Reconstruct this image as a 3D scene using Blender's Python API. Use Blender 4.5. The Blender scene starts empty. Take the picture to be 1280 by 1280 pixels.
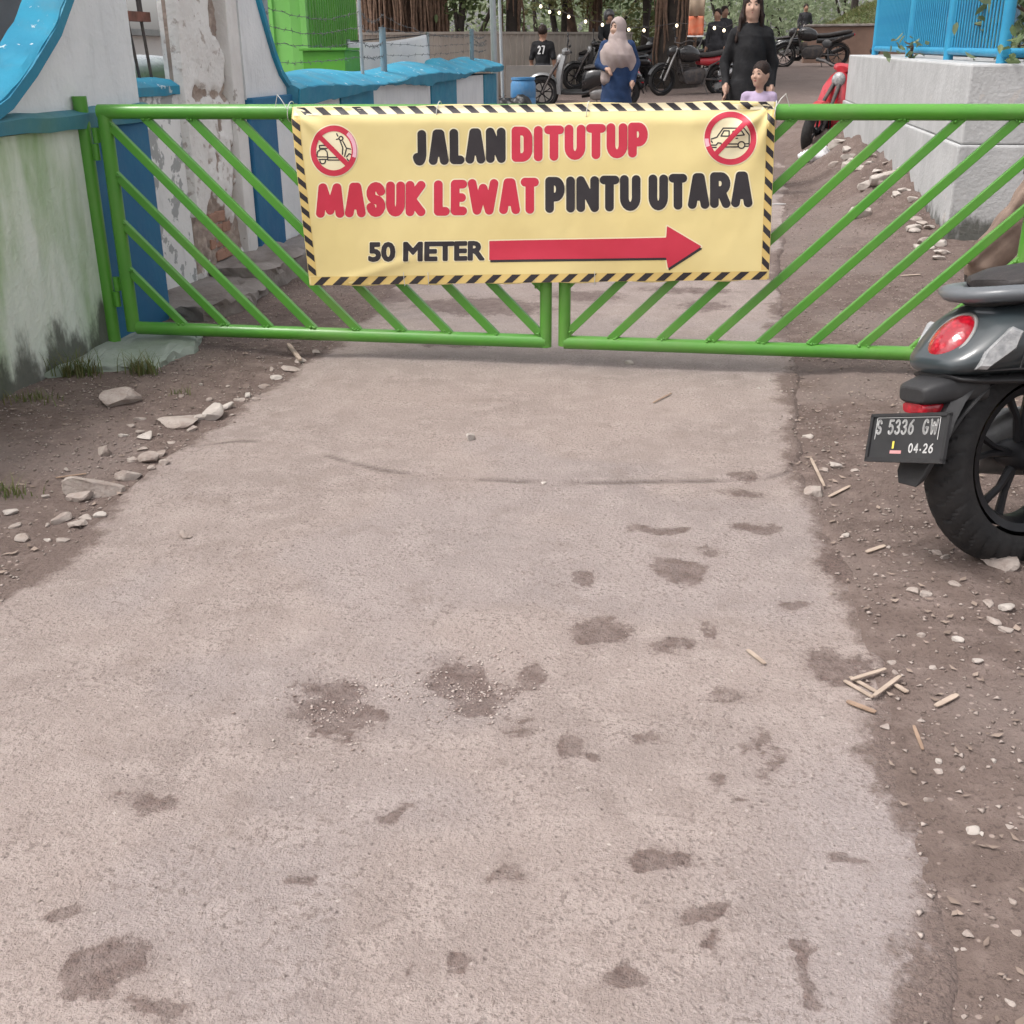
import bpy, bmesh, math, random
import numpy as np
from mathutils import Vector, Matrix, Euler
rnd = random.Random(7)
S = bpy.context.scene
COL = S.collection
RAD = math.radians

# ------------------------------------------------------------------ camera, sky, sun, exposure
CAM_H, PITCH, YAW, ROLL = 1.1, 22.256, 9.918, 0.45
cam = bpy.data.cameras.new("camera"); cam.sensor_width = 36; cam.lens = 36 * 1400 / 1280
cam.clip_start = .05; cam.clip_end = 2000
co = bpy.data.objects.new("camera", cam); COL.objects.link(co)
co.location = (0, 0, CAM_H)
co.rotation_euler = (Matrix.Rotation(RAD(YAW), 3, 'Z') @ Matrix.Rotation(RAD(90 - PITCH), 3, 'X')
                     @ Matrix.Rotation(RAD(-ROLL), 3, 'Z')).to_euler()
S.camera = co

SUN_EL, SUN_AZ = 60, 208          # degrees; azimuth counted counter-clockwise from +X
W = bpy.data.worlds.new("World"); S.world = W; W.use_nodes = True
wn = W.node_tree; wn.nodes.clear()
sky = wn.nodes.new("ShaderNodeTexSky"); sky.sky_type = 'NISHITA'; sky.sun_disc = False
sky.sun_elevation = RAD(SUN_EL); sky.sun_rotation = RAD(90 - SUN_AZ)
sky.air_density = 1.0; sky.dust_density = 4.0; sky.ozone_density = 1.0
hs = wn.nodes.new("ShaderNodeHueSaturation"); hs.inputs['Saturation'].default_value = .16
hs.inputs['Value'].default_value = 1.15
tint = wn.nodes.new("ShaderNodeMix"); tint.data_type = 'RGBA'; tint.blend_type = 'MULTIPLY'
tint.inputs[0].default_value = 1; tint.inputs[7].default_value = (1.0, .975, .965, 1)
bg = wn.nodes.new("ShaderNodeBackground"); bg.inputs[1].default_value = .15
wo = wn.nodes.new("ShaderNodeOutputWorld")
wn.links.new(sky.outputs[0], hs.inputs['Color']); wn.links.new(hs.outputs[0], tint.inputs[6])
wn.links.new(tint.outputs[2], bg.inputs[0]); wn.links.new(bg.outputs[0], wo.inputs[0])
sl = bpy.data.lights.new("sun", 'SUN'); sl.energy = 1.0; sl.angle = RAD(16); sl.color = (1, .96, .91)
so = bpy.data.objects.new("sun", sl); COL.objects.link(so)
sd = Vector((math.cos(RAD(SUN_EL)) * math.cos(RAD(SUN_AZ)), math.cos(RAD(SUN_EL)) * math.sin(RAD(SUN_AZ)), math.sin(RAD(SUN_EL))))
so.rotation_euler = sd.to_track_quat('Z', 'Y').to_euler(); so.location = (-4, 4, 12)
vs = S.view_settings; vs.view_transform = 'Standard'; vs.look = 'None'; vs.gamma = 1; vs.use_curve_mapping = False
vs.exposure = 0.68
S.render.film_transparent = False
S.cycles.max_bounces = 6; S.cycles.diffuse_bounces = 3; S.cycles.glossy_bounces = 3; S.cycles.transparent_max_bounces = 12
S.cycles.use_denoising = True; S.cycles.use_adaptive_sampling = True; S.cycles.adaptive_threshold = .03

# ------------------------------------------------------------------ measured view geometry (photo pixel -> place)
F0, R0, P0, Y0 = 1400., RAD(ROLL), RAD(PITCH), RAD(YAW)
def ray(px, py):
    u, v = (px - 640) / F0, -(py - 640) / F0
    a = u * math.cos(R0) + v * math.sin(R0); b = -u * math.sin(R0) + v * math.cos(R0)
    fy = math.cos(P0) + b * math.sin(P0); fz = -math.sin(P0) + b * math.cos(P0)
    c, s = math.cos(Y0), math.sin(Y0)
    return (a * c - fy * s, a * s + fy * c, fz)
def G(px, py, z=0.):
    r = ray(px, py); t = (z - CAM_H) / r[2]; return Vector((r[0] * t, r[1] * t, z))
def Yp(px, py, y):
    r = ray(px, py); t = y / r[1]; return Vector((r[0] * t, y, CAM_H + r[2] * t))
def Xp(px, py, x):
    r = ray(px, py); t = x / r[0]; return Vector((x, r[1] * t, CAM_H + r[2] * t))

# ------------------------------------------------------------------ noise
def _h(ix, iy, s):
    v = np.sin(ix * 127.1 + iy * 311.7 + s * 74.7) * 43758.5453
    return v - np.floor(v)
def vnoise(x, y, s=0):
    ix, iy = np.floor(x), np.floor(y); fx, fy = x - ix, y - iy
    fx = fx * fx * (3 - 2 * fx); fy = fy * fy * (3 - 2 * fy)
    a, b, c, d = _h(ix, iy, s), _h(ix + 1, iy, s), _h(ix, iy + 1, s), _h(ix + 1, iy + 1, s)
    return (a * (1 - fx) + b * fx) * (1 - fy) + (c * (1 - fx) + d * fx) * fy
def fbm(x, y, o=4, s=0):
    x, y = np.asarray(x, float), np.asarray(y, float)
    r = 0; a = .5
    for i in range(o):
        r = r + a * (vnoise(x, y, s + i) - .5); x = x * 2.03; y = y * 2.03; a *= .5
    return r
def sstep(a, b, x):
    t = np.clip((x - a) / (b - a), 0, 1); return t * t * (3 - 2 * t)

# ------------------------------------------------------------------ materials
class NT:
    def __init__(s, m): s.t = m.node_tree
    def n(s, ty, **kw):
        nd = s.t.nodes.new(ty)
        for k, v in kw.items():
            if k.startswith('i_'):
                key = k[2:]; key = int(key) if key.isdigit() else key.replace('_', ' ')
                if hasattr(v, 'is_output'): s.t.links.new(v, nd.inputs[key])
                else: nd.inputs[key].default_value = v
            else: setattr(nd, k, v)
        return nd
    def noise(s, vec, scale, detail=5, rough=.55, dist=0.):
        return s.n('ShaderNodeTexNoise', i_Vector=vec, i_Scale=scale, i_Detail=detail, i_Roughness=rough, i_Distortion=dist).outputs[0]
    def mr(s, v, a, b, lo=0., hi=1.):
        return s.n('ShaderNodeMapRange', interpolation_type='SMOOTHSTEP', i_0=v, i_1=a, i_2=b, i_3=lo, i_4=hi).outputs[0]
    def math(s, op, a, b=0.): return s.n('ShaderNodeMath', operation=op, i_0=a, i_1=b).outputs[0]
    def mix(s, f, a, b, bt='MIX'):
        a = (*a, 1) if isinstance(a, tuple) and len(a) == 3 else a
        b = (*b, 1) if isinstance(b, tuple) and len(b) == 3 else b
        return s.n('ShaderNodeMix', data_type='RGBA', blend_type=bt, i_0=f, i_6=a, i_7=b).outputs[2]
    def attr(s, name): return s.n('ShaderNodeAttribute', attribute_name=name).outputs['Fac']
    def scalev(s, vec, xyz): return s.n('ShaderNodeMapping', i_Vector=vec, i_Scale=xyz).outputs[0]
    def obj(s): return s.n('ShaderNodeTexCoord').outputs['Object']
    def pos(s): return s.n('ShaderNodeNewGeometry').outputs['Position']
def newmat(name):
    m = bpy.data.materials.new(name); m.use_nodes = True
    b = m.node_tree.nodes['Principled BSDF']; return m, NT(m), b
def link(nt, out, b, key): nt.t.links.new(out, b.inputs[key])
MATS = {}
def mat(name, c, c2=None, ns=6., rough=.6, r2=None, bump=0., bs=60., metal=0., coat=0., wear=None, dirt=None, spec=.5, world=False):
    """plain two-tone material: noise between c and c2, optional wear (colour, scale, threshold) and dirt film"""
    if name in MATS: return MATS[name]
    m, nt, b = newmat(name); v = nt.pos() if world else nt.obj()
    c2 = c2 or tuple(x * .78 for x in c)
    col = nt.mix(nt.mr(nt.noise(v, ns, 6), .3, .72), c, c2)
    if wear:
        wc, wsc, wt = wear
        col = nt.mix(nt.mr(nt.noise(v, wsc, 8, .62), wt, wt + .035), col, wc)
    if dirt:
        dc, dsc, amt = dirt
        col = nt.mix(nt.math('MULTIPLY', nt.mr(nt.noise(v, dsc, 7, .6), .42, .75), amt), col, dc)
    link(nt, col, b, 'Base Color'); b.inputs['Metallic'].default_value = metal
    b.inputs['Specular IOR Level'].default_value = spec
    r2 = r2 if r2 is not None else min(1, rough + .15)
    link(nt, nt.mr(nt.noise(v, ns * 2.3, 5), .3, .7, rough, r2), b, 'Roughness')
    if coat: b.inputs['Coat Weight'].default_value = coat; b.inputs['Coat Roughness'].default_value = .08
    if bump:
        bn = nt.n('ShaderNodeBump', i_Strength=min(1, bump), i_Distance=.01, i_Height=nt.noise(v, bs, 6))
        link(nt, bn.outputs[0], b, 'Normal')
    MATS[name] = m; return m
def emat(name, c, st):
    m, nt, b = newmat(name); b.inputs['Base Color'].default_value = (*c, 1)
    b.inputs['Emission Color'].default_value = (*c, 1); b.inputs['Emission Strength'].default_value = st; return m

# ------------------------------------------------------------------ mesh builder
class MB:
    def __init__(s): s.v = []; s.f = []; s.mi = []; s.cur = 0
    def add(s, vs, fs):
        o = len(s.v); s.v += [tuple(p) for p in vs]; s.f += [tuple(i + o for i in f) for f in fs]; s.mi += [s.cur] * len(fs); return s
    def box(s, c, d, rot=None, jit=0.):
        hx, hy, hz = d[0] / 2, d[1] / 2, d[2] / 2; M = rot if rot is not None else Matrix.Identity(3); c = Vector(c)
        vs = []
        for z in (-hz, hz):
            for x, y in ((-hx, -hy), (hx, -hy), (hx, hy), (-hx, hy)):
                p = Vector((x, y, z))
                if jit: p += Vector((rnd.uniform(-jit, jit), rnd.uniform(-jit, jit), rnd.uniform(-jit, jit)))
                vs.append(c + M @ p)
        return s.add(vs, [(3, 2, 1, 0), (4, 5, 6, 7), (0, 1, 5, 4), (1, 2, 6, 5), (2, 3, 7, 6), (3, 0, 4, 7)])
    def bb(s, x0, x1, y0, y1, z0, z1):
        return s.box(((x0 + x1) / 2, (y0 + y1) / 2, (z0 + z1) / 2), (x1 - x0, y1 - y0, z1 - z0))
    def tube(s, pts, r, n=10, cap=True, sq=None):
        pts = [Vector(p) for p in pts]; k = len(pts)
        rs = r if isinstance(r, (list, tuple)) else [r] * k
        up = None; vs = []
        for i, p in enumerate(pts):
            t = (pts[min(i + 1, k - 1)] - pts[max(i - 1, 0)]).normalized()
            if up is None:
                up = Vector((0, 0, 1)) if abs(t.z) < .9 else Vector((1, 0, 0))
            a = t.cross(up).normalized(); up = a.cross(t).normalized()
            for j in range(n):
                an = 2 * math.pi * (j + .5) / n
                ca, sa = math.cos(an), math.sin(an)
                if sq: ca *= sq[0]; sa *= sq[1]
                vs.append(p + (a * ca + up * sa) * rs[i])
        fs = []
        for i in range(k - 1):
            for j in range(n):
                fs.append((i * n + j, (i + 1) * n + j, (i + 1) * n + (j + 1) % n, i * n + (j + 1) % n))
        if cap: fs.append(tuple(range(n))); fs.append(tuple((k - 1) * n + j for j in range(n - 1, -1, -1)))
        return s.add(vs, fs)
    def bar(s, a, b, w, h, up=(0, 0, 1)):
        a, b = Vector(a), Vector(b); t = (b - a).normalized(); up = Vector(up)
        x = t.cross(up).normalized(); u = x.cross(t).normalized()
        vs = [p + x * sx * w / 2 + u * su * h / 2 for p in (a, b) for sx, su in ((-1, -1), (1, -1), (1, 1), (-1, 1))]
        return s.add(vs, [(0, 1, 2, 3), (7, 6, 5, 4), (0, 4, 5, 1), (1, 5, 6, 2), (2, 6, 7, 3), (3, 7, 4, 0)])
    def loft(s, secs, cap=True, closed=True):
        n = len(secs[0]); vs = [p for q in secs for p in q]; fs = []
        for i in range(len(secs) - 1):
            for j in range(n if closed else n - 1):
                fs.append((i * n + j, i * n + (j + 1) % n, (i + 1) * n + (j + 1) % n, (i + 1) * n + j))
        if cap and closed: fs.append(tuple(range(n - 1, -1, -1))); fs.append(tuple((len(secs) - 1) * n + j for j in range(n)))
        return s.add(vs, fs)
    def lathe(s, prof, n=32, c=(0, 0, 0), axis='Y', fn=None, closed=False):
        """prof: (radius, along-axis) points"""
        vs = []
        for i in range(n):
            a = 2 * math.pi * i / n
            for j, (r, h) in enumerate(prof):
                if fn: r = fn(a, r, h)
                x, y = r * math.cos(a), r * math.sin(a)
                p = {'Y': (x, h, y), 'Z': (x, y, h), 'X': (h, x, y)}[axis]
                vs.append((p[0] + c[0], p[1] + c[1], p[2] + c[2]))
        k = len(prof); fs = []
        for i in range(n):
            for j in range(k if closed else k - 1):
                a, b = i * k + j, i * k + (j + 1) % k; i2 = (i + 1) % n
                q = (a, b, i2 * k + (j + 1) % k, i2 * k + j)
                fs.append(q if axis == 'Y' else q[::-1])
        return s.add(vs, fs)
    def ball(s, c, r, n=12, m=8):
        r = (r, r, r) if isinstance(r, (int, float)) else r
        vs = [(c[0], c[1], c[2] - r[2])]
        for i in range(1, m):
            t = -math.pi / 2 + math.pi * i / m
            for j in range(n):
                a = 2 * math.pi * j / n
                vs.append((c[0] + r[0] * math.cos(t) * math.cos(a), c[1] + r[1] * math.cos(t) * math.sin(a), c[2] + r[2] * math.sin(t)))
        vs.append((c[0], c[1], c[2] + r[2])); L = len(vs) - 1; fs = []
        for j in range(n):
            fs.append((0, 1 + (j + 1) % n, 1 + j)); fs.append((L, L - n + j, L - n + (j + 1) % n))
            for i in range(m - 2):
                a = 1 + i * n; fs.append((a + j, a + (j + 1) % n, a + n + (j + 1) % n, a + n + j))
        return s.add(vs, fs)
    def prism(s, poly, d, axis='X', at=0.):
        """poly: 2-D outline, extruded by d along axis from 'at'"""
        def P(u, v, w): return {'X': (w, u, v), 'Y': (u, w, v), 'Z': (u, v, w)}[axis]
        n = len(poly); vs = [P(u, v, at) for u, v in poly] + [P(u, v, at + d) for u, v in poly]
        fs = [tuple(range(n - 1, -1, -1)), tuple(range(n, 2 * n))] + [(j, (j + 1) % n, n + (j + 1) % n, n + j) for j in range(n)]
        return s.add(vs, fs)
    def build(s, name, m, parent=None, smooth=0, bevel=0., world=True, fix=False):
        me = bpy.data.meshes.new(name); off = Vector((0, 0, 0))
        if parent is not None and world:
            q = parent
            while q: off += q.location; q = q.parent
        me.from_pydata([(x - off.x, y - off.y, z - off.z) for x, y, z in s.v], [], s.f)
        for q in (m if isinstance(m, (list, tuple)) else [m]): me.materials.append(q)
        if any(s.mi): me.polygons.foreach_set('material_index', s.mi)
        if fix:
            bm = bmesh.new(); bm.from_mesh(me); bmesh.ops.recalc_face_normals(bm, faces=bm.faces); bm.to_mesh(me); bm.free()
        if smooth: shade(me, smooth)
        o = bpy.data.objects.new(name, me); COL.objects.link(o); o.parent = parent
        if bevel:
            md = o.modifiers.new('bevel', 'BEVEL'); md.width = bevel; md.segments = 2; md.limit_method = 'ANGLE'; md.angle_limit = RAD(40)
        return o
def shade(me, ang):
    me.polygons.foreach_set('use_smooth', [True] * len(me.polygons))
    if ang < 180: me.set_sharp_from_angle(angle=RAD(ang))
def tag(o, label, cat, group=None, kind=None):
    if label: o['label'] = label
    if cat: o['category'] = cat
    if group: o['group'] = group
    if kind: o['kind'] = kind
    return o
def thing(name, label, cat, loc=(0, 0, 0), rot=(0, 0, 0), group=None):
    o = bpy.data.objects.new(name, None); COL.objects.link(o); o.location = loc; o.rotation_euler = rot; o.empty_display_size = .2
    return tag(o, label, cat, group)
def struct(o): o['kind'] = 'structure'; return o
def rebase(o):
    """move a top-level mesh's origin to the middle of its base"""
    me = o.data; n = len(me.vertices); a = np.empty(n * 3); me.vertices.foreach_get('co', a); a = a.reshape(-1, 3)
    c = np.array([(a[:, 0].min() + a[:, 0].max()) / 2, (a[:, 1].min() + a[:, 1].max()) / 2, a[:, 2].min()])
    me.vertices.foreach_set('co', (a - c).ravel()); o.location = Vector(c) + o.location; return o
def npmesh(name, V, Fq, m, parent=None, smooth=True):
    me = bpy.data.meshes.new(name); V = np.asarray(V, np.float32); Fq = np.asarray(Fq, np.int32); k = Fq.shape[1]
    me.vertices.add(len(V)); me.vertices.foreach_set('co', V.ravel())
    me.loops.add(Fq.size); me.loops.foreach_set('vertex_index', Fq.ravel())
    me.polygons.add(len(Fq)); me.polygons.foreach_set('loop_start', np.arange(0, Fq.size, k, dtype=np.int32))
    me.polygons.foreach_set('loop_total', np.full(len(Fq), k, np.int32))
    if smooth: me.polygons.foreach_set('use_smooth', np.ones(len(Fq), bool))
    me.update(calc_edges=True); me.validate()
    for q in (m if isinstance(m, (list, tuple)) else [m]): me.materials.append(q)
    o = bpy.data.objects.new(name, me); COL.objects.link(o); o.parent = parent; return o
def fattr(o, name, a):
    at = o.data.attributes.new(name, 'FLOAT', 'POINT'); at.data.foreach_set('value', np.asarray(a, np.float32).ravel())
def grid_mesh(name, xs, ys, zf, m, attrs=None):
    X, Y = np.meshgrid(xs, ys, indexing='ij'); Z = zf(X, Y); nx, ny = X.shape
    idx = np.arange(nx * ny).reshape(nx, ny)
    Fq = np.stack([idx[:-1, :-1], idx[1:, :-1], idx[1:, 1:], idx[:-1, 1:]], -1).reshape(-1, 4)
    o = npmesh(name, np.stack([X, Y, Z], -1).reshape(-1, 3), Fq, m)
    for k, fn in (attrs or {}).items(): fattr(o, k, fn(X, Y))
    return o

# ------------------------------------------------------------------ implicit surfaces (bodies, hair, cloth)
def sdf_eval(prims, P, k):
    D = None
    for q in prims:
        d = sdf1(q, P)
        if D is None: D = d
        elif q[-1] == 'cut': D = np.maximum(D, -d)
        else:
            kk = min(k, 1.1 * min(q[3], q[4])) if q[0] == 'c' else min(k, 1.1 * min(q[2]))
            h = np.clip(.5 + .5 * (D - d) / kk, 0, 1); D = D * (1 - h) + d * h - kk * h * (1 - h)
    return D
def sdf1(q, P):
    if q[0] == 'c':
        a, b, ra, rb = np.array(q[1], float), np.array(q[2], float), q[3], q[4]
        ab = b - a; t = np.clip(((P - a) @ ab) / max(ab @ ab, 1e-9), 0, 1)
        return np.linalg.norm(P - a - t[..., None] * ab, axis=-1) - (ra + (rb - ra) * t)
    c, r = np.array(q[1], float), np.array(q[2], float)
    X = P - c
    if len(q) > 4 and q[4] is not None and not isinstance(q[4], str): X = X @ np.array(q[4])
    k0 = np.linalg.norm(X / r, axis=-1); k1 = np.linalg.norm(X / (r * r), axis=-1)
    return k0 * (k0 - 1) / np.maximum(k1, 1e-9)
def surfnet(prims, h, k=.03, warp=None):
    lo = np.full(3, 1e9); hi = -lo
    for q in prims:
        if q[-1] == 'cut': continue
        if q[0] == 'c':
            for p, r in ((q[1], q[3]), (q[2], q[4])): lo = np.minimum(lo, np.array(p) - r); hi = np.maximum(hi, np.array(p) + r)
        else: r = max(q[2]) if len(q) > 4 else np.array(q[2]); lo = np.minimum(lo, np.array(q[1]) - r); hi = np.maximum(hi, np.array(q[1]) + r)
    lo -= 3 * h + .02; hi += 3 * h + .02
    ax = [np.arange(lo[i], hi[i] + h, h) for i in range(3)]
    P = np.stack(np.meshgrid(*ax, indexing='ij'), -1)
    Dv = sdf_eval(prims, P, k)
    if warp is not None: Dv = Dv + warp(P)
    ins = Dv < 0; nx, ny, nz = Dv.shape
    cnt = np.zeros((nx - 1, ny - 1, nz - 1), int)
    cs = [(i, j, l) for i in (0, 1) for j in (0, 1) for l in (0, 1)]
    sl_ = lambda A, c: A[c[0]:A.shape[0] - 1 + c[0], c[1]:A.shape[1] - 1 + c[1], c[2]:A.shape[2] - 1 + c[2]]
    for c in cs: cnt += sl_(ins, c)
    act = (cnt > 0) & (cnt < 8)
    acc = np.zeros(act.shape + (3,)); num = np.zeros(act.shape)
    for a in cs:
        for ax_ in range(3):
            if a[ax_]: continue
            b = list(a); b[ax_] = 1
            A, B = sl_(Dv, a), sl_(Dv, tuple(b)); cr = (A < 0) != (B < 0)
            t = np.where(cr, A / np.where(cr, A - B, 1), 0)
            p = np.zeros(act.shape + (3,)); p[...] = a; p[..., ax_] = t
            acc += np.where(cr[..., None], p, 0); num += cr
    vid = -np.ones(act.shape, int); vid[act] = np.arange(act.sum())
    I = np.argwhere(act); V = lo + (I + acc[act] / num[act][:, None]) * h
    Fs = []
    for ax_ in range(3):
        o1, o2 = (ax_ + 1) % 3, (ax_ + 2) % 3
        A = np.take(ins, range(0, ins.shape[ax_] - 1), ax_); B = np.take(ins, range(1, ins.shape[ax_]), ax_)
        E = np.argwhere(A != B)
        E = E[(E[:, o1] > 0) & (E[:, o2] > 0) & (E[:, o1] < act.shape[o1]) & (E[:, o2] < act.shape[o2])]
        fl = A[tuple(E.T)]
        def q(d1, d2):
            X = E.copy(); X[:, o1] -= d1; X[:, o2] -= d2; return vid[tuple(X.T)]
        Q = np.stack([q(1, 1), q(0, 1), q(0, 0), q(1, 0)], 1)
        Q[~fl] = Q[~fl][:, ::-1]; Fs.append(Q)
    Fq = np.concatenate(Fs); Fq = Fq[(Fq >= 0).all(1)]
    return V, Fq
def sdf_obj(name, prims, h, mats, parent=None, k=.03, warp=None):
    """mats: list of materials; each prim's 4th/6th entry names its material slot"""
    V, Fq = surfnet(prims, h, k, warp)
    o = npmesh(name, V, Fq, mats, parent)
    if isinstance(mats, (list, tuple)) and len(mats) > 1:
        C = V[Fq].mean(1); best = np.full(len(C), 1e9); mi = np.zeros(len(C), int)
        for q in prims:
            if q[-1] == 'cut': continue
            d = sdf1(q, C); s = q[5] if q[0] == 'c' else q[3]
            u = d < best; best[u] = d[u]; mi[u] = s
        o.data.polygons.foreach_set('material_index', mi.astype(np.int32))
    return o

# ================================================================== GROUND
EL = [(-3, -1.5), (0, -1.5), (2.01, -1.509), (2.23, -1.522), (2.49, -1.516), (2.79, -1.532), (3.12, -1.534), (3.62, -1.519), (4.0, -1.509), (4.34, -1.487), (4.79, -1.503), (5.5, -1.6), (8, -1.62), (14, -1.5), (20, -1.5)]
ER = [(-3, .34), (0, .34), (1.1, .357), (1.48, .368), (1.67, .369), (1.72, .395), (1.87, .388), (1.99, .374), (2.23, .379), (2.47, .344), (2.72, .34), (3.0, .287), (3.28, .286), (4.1, .328), (4.6, .341), (5.2, .338), (6, .355), (8, .5), (13, .8), (20, .9)]
CR = [(-1.6, 3.0), (-1.52, 3.004), (-1.388, 3.085), (-1.282, 3.078), (-1.136, 3.024), (-1.012, 2.95), (-.874, 2.889), (-.679, 2.853), (-.411, 2.868), (-.15, 2.914), (.068, 2.967), (.2, 3.006), (.258, 3.06), (.295, 3.203), (.4, 3.3)]
def interp(tab, v): a = np.array(tab); return np.interp(v, a[:, 0], a[:, 1])
def edge_in(x, y):
    """signed distance into the road (metres, + inside)"""
    l = interp(EL, y) + .05 * fbm(y * 3.1, y * 0 + 3, 4, 11); r = interp(ER, y) + .05 * fbm(y * 3.7, y * 0 + 9, 4, 12)
    return np.minimum(x - l, r - x)
def rise(y): return np.where(y > 14, .034 * (np.minimum(y, 46) - 14), 0) * sstep(13, 17, y)
def dirt_z(x, y):
    x = np.asarray(x, float); y = np.asarray(y, float)
    near = sstep(60, 15, np.abs(y))
    z = rise(y) + near * (.030 * fbm(x * 1.7, y * 1.7, 4, 1) + .016 * fbm(x * 9, y * 9, 3, 5) + .008 * fbm(x * 30, y * 30, 2, 8))
    # rubble banked up against the right hand wall, dirt banked against the left one
    z += .30 * sstep(.75, 1.4, x) * sstep(6.2, 9.5, y) * sstep(18, 13, y) * (1 + .9 * fbm(x * 3, y * 3, 3, 4) + .7 * fbm(x * 11, y * 11, 3, 6))
    z += .015 * sstep(-1.6, -2.2, x) * sstep(1.2, 3, y) * sstep(12, 7, y)
    z += .012 * sstep(.3, .6, x) + .006 * sstep(.02, -.3, edge_in(x, y))
    z -= .05 * sstep(.02, .08, edge_in(x, y)) * sstep(16, 12, y)
    return z
def road_z(x, y):
    e = edge_in(x, y) + .03 * fbm(x * 14, y * 14, 3, 21)
    z = rise(y) + .010 * fbm(x * 1.3, y * 1.3, 3, 31) + .0035 * fbm(x * 22, y * 22, 3, 33) + .004
    cy = interp(CR, x) + .02 * fbm(x * 9, x * 0, 3, 35)
    z += .006 * sstep(-.006, .006, y - cy) * sstep(-1.45, -1.25, x)
    for px, py, rx, ry, s_ in POTS:
        c = G(px, py); k = ray(px, py)
        z -= .010 * s_ * np.exp(-(((x - c.x) / rx) ** 2 + ((y - c.y) / ry) ** 2))
    return z - .075 * sstep(.0, -.07, e) * 1.0
POTS = [(425, 895, .085, .11, 1), (592, 858, .085, .10, 1)]
def ground_at(x, y):
    return float(max(dirt_z(x, y), road_z(np.array(x), np.array(y)) if -1.7 < x < 1.0 and y < 15 else -9))

STAINS = [(135, 1215, 62, 46, 1, 35), (75, 1150, 20, 14, .55, 0), (190, 1278, 42, 14, .9, 0), (180, 1005, 30, 14, .65, 0), (425, 885, 56, 44, .62, 30), (592, 856, 56, 38, .62, 20),
 (663, 845, 21, 15, .9, 0), (738, 723, 17, 13, .85, 0), (760, 790, 38, 20, .8, 25), (848, 712, 35, 17, .95, 0), (830, 665, 38, 7, .8, 0), (955, 660, 32, 8, .85, 0), (992, 760, 19, 11, .8, -25),
 (885, 790, 16, 13, .6, 0), (840, 812, 30, 10, .5, 0), (905, 878, 24, 14, .55, 0), (698, 928, 20, 26, .7, 0), (730, 945, 20, 8, .4, 0), (800, 920, 18, 9, .5, 0), (905, 980, 16, 8, .8, -20), (925, 998, 12, 4, .8, 0),
 (835, 1066, 42, 15, .8, 15), (725, 1100, 8, 6, .9, 0), (630, 1105, 30, 12, .55, 0), (880, 1140, 24, 30, .6, -40), (905, 1185, 20, 24, .5, 0), (1060, 1080, 24, 9, .8, 0), (1012, 1192, 19, 11, 1, 10), (1015, 1222, 11, 22, .95, 0),
 (1020, 1250, 13, 14, 1, 0), (780, 1228, 28, 14, .85, 15), (575, 1205, 20, 18, .6, 0), (680, 1160, 16, 9, .6, 30), (510, 1222, 14, 14, .45, 0), (500, 1017, 22, 10, .5, 20), (375, 1105, 22, 10, .4, 30),
 (930, 598, 20, 7, .7, 0), (925, 618, 34, 9, .5, 0), (880, 690, 14, 6, .5, 0), (600, 385, 90, 12, .9, 0), (480, 372, 50, 10, .6, 0), (730, 372, 60, 7, .6, 0), (880, 385, 40, 8, .55, 0), (860, 365, 70, 5, .5, 0),
 (330, 478, 30, 6, .4, 0), (560, 432, 70, 6, .45, 0), (960, 940, 26, 34, .28, 0), (1055, 835, 58, 26, .62, 0), (1040, 700, 30, 30, .4, 0), (640, 905, 30, 10, .3, 0)]
def stain_f(x, y):
    wx = x + .105 * fbm(x * 11, y * 11, 5, 41); wy = y + .105 * fbm(x * 11, y * 11, 5, 47)
    r = np.zeros_like(x)
    for px, py, rx, ry, s_, an in STAINS:
        c = G(px, py); cx = (G(px + rx, py) - c).length; cyl = (G(px, py + ry) - c).length
        a = RAD(an); dx, dy = wx - c.x, wy - c.y
        u = (dx * math.cos(a) + dy * math.sin(a)) / cx; v = (-dx * math.sin(a) + dy * math.cos(a)) / cyl
        r = np.maximum(r, (.45 + .55 * s_) * sstep(1.55, .35, np.sqrt(u * u + v * v)))
    return np.clip(r, 0, 1)
def dust_f(x, y):
    e = edge_in(x, y)
    d = sstep(.13, -.03, e + .20 * fbm(x * 4.5, y * 4.5, 4, 61)) * .9
    d = np.maximum(d, .8 * sstep(6.5, 9, y) * sstep(-.12, .1, fbm(x * 1.2, y * 1.2, 3, 63)))
    return np.clip(d, 0, 1)
def blue_f(x, y):
    b = sstep(.42, .10, edge_in(x, y) + .3 * fbm(x * 3, y * 3, 3, 71)) * sstep(-.5, -.1, x) * sstep(1.9, 1.45, y)
    b = np.maximum(b, .55 * sstep(.06, .16, fbm(x * 1.7 + 4, y * 1.7, 3, 73)))
    b = np.maximum(b, .8 * sstep(.35, .1, np.abs(y - 4.35)) * sstep(.3, 0, np.abs(x + .5) - .6))
    return b
def crack_f(x, y):
    cy = interp(CR, x) + .02 * fbm(x * 9, x * 0, 3, 35)
    return sstep(.016, .0, np.abs(y - cy + .008)) * sstep(-.2, .05, fbm(x * 8, y * 8, 3, 77)) * .8

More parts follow.
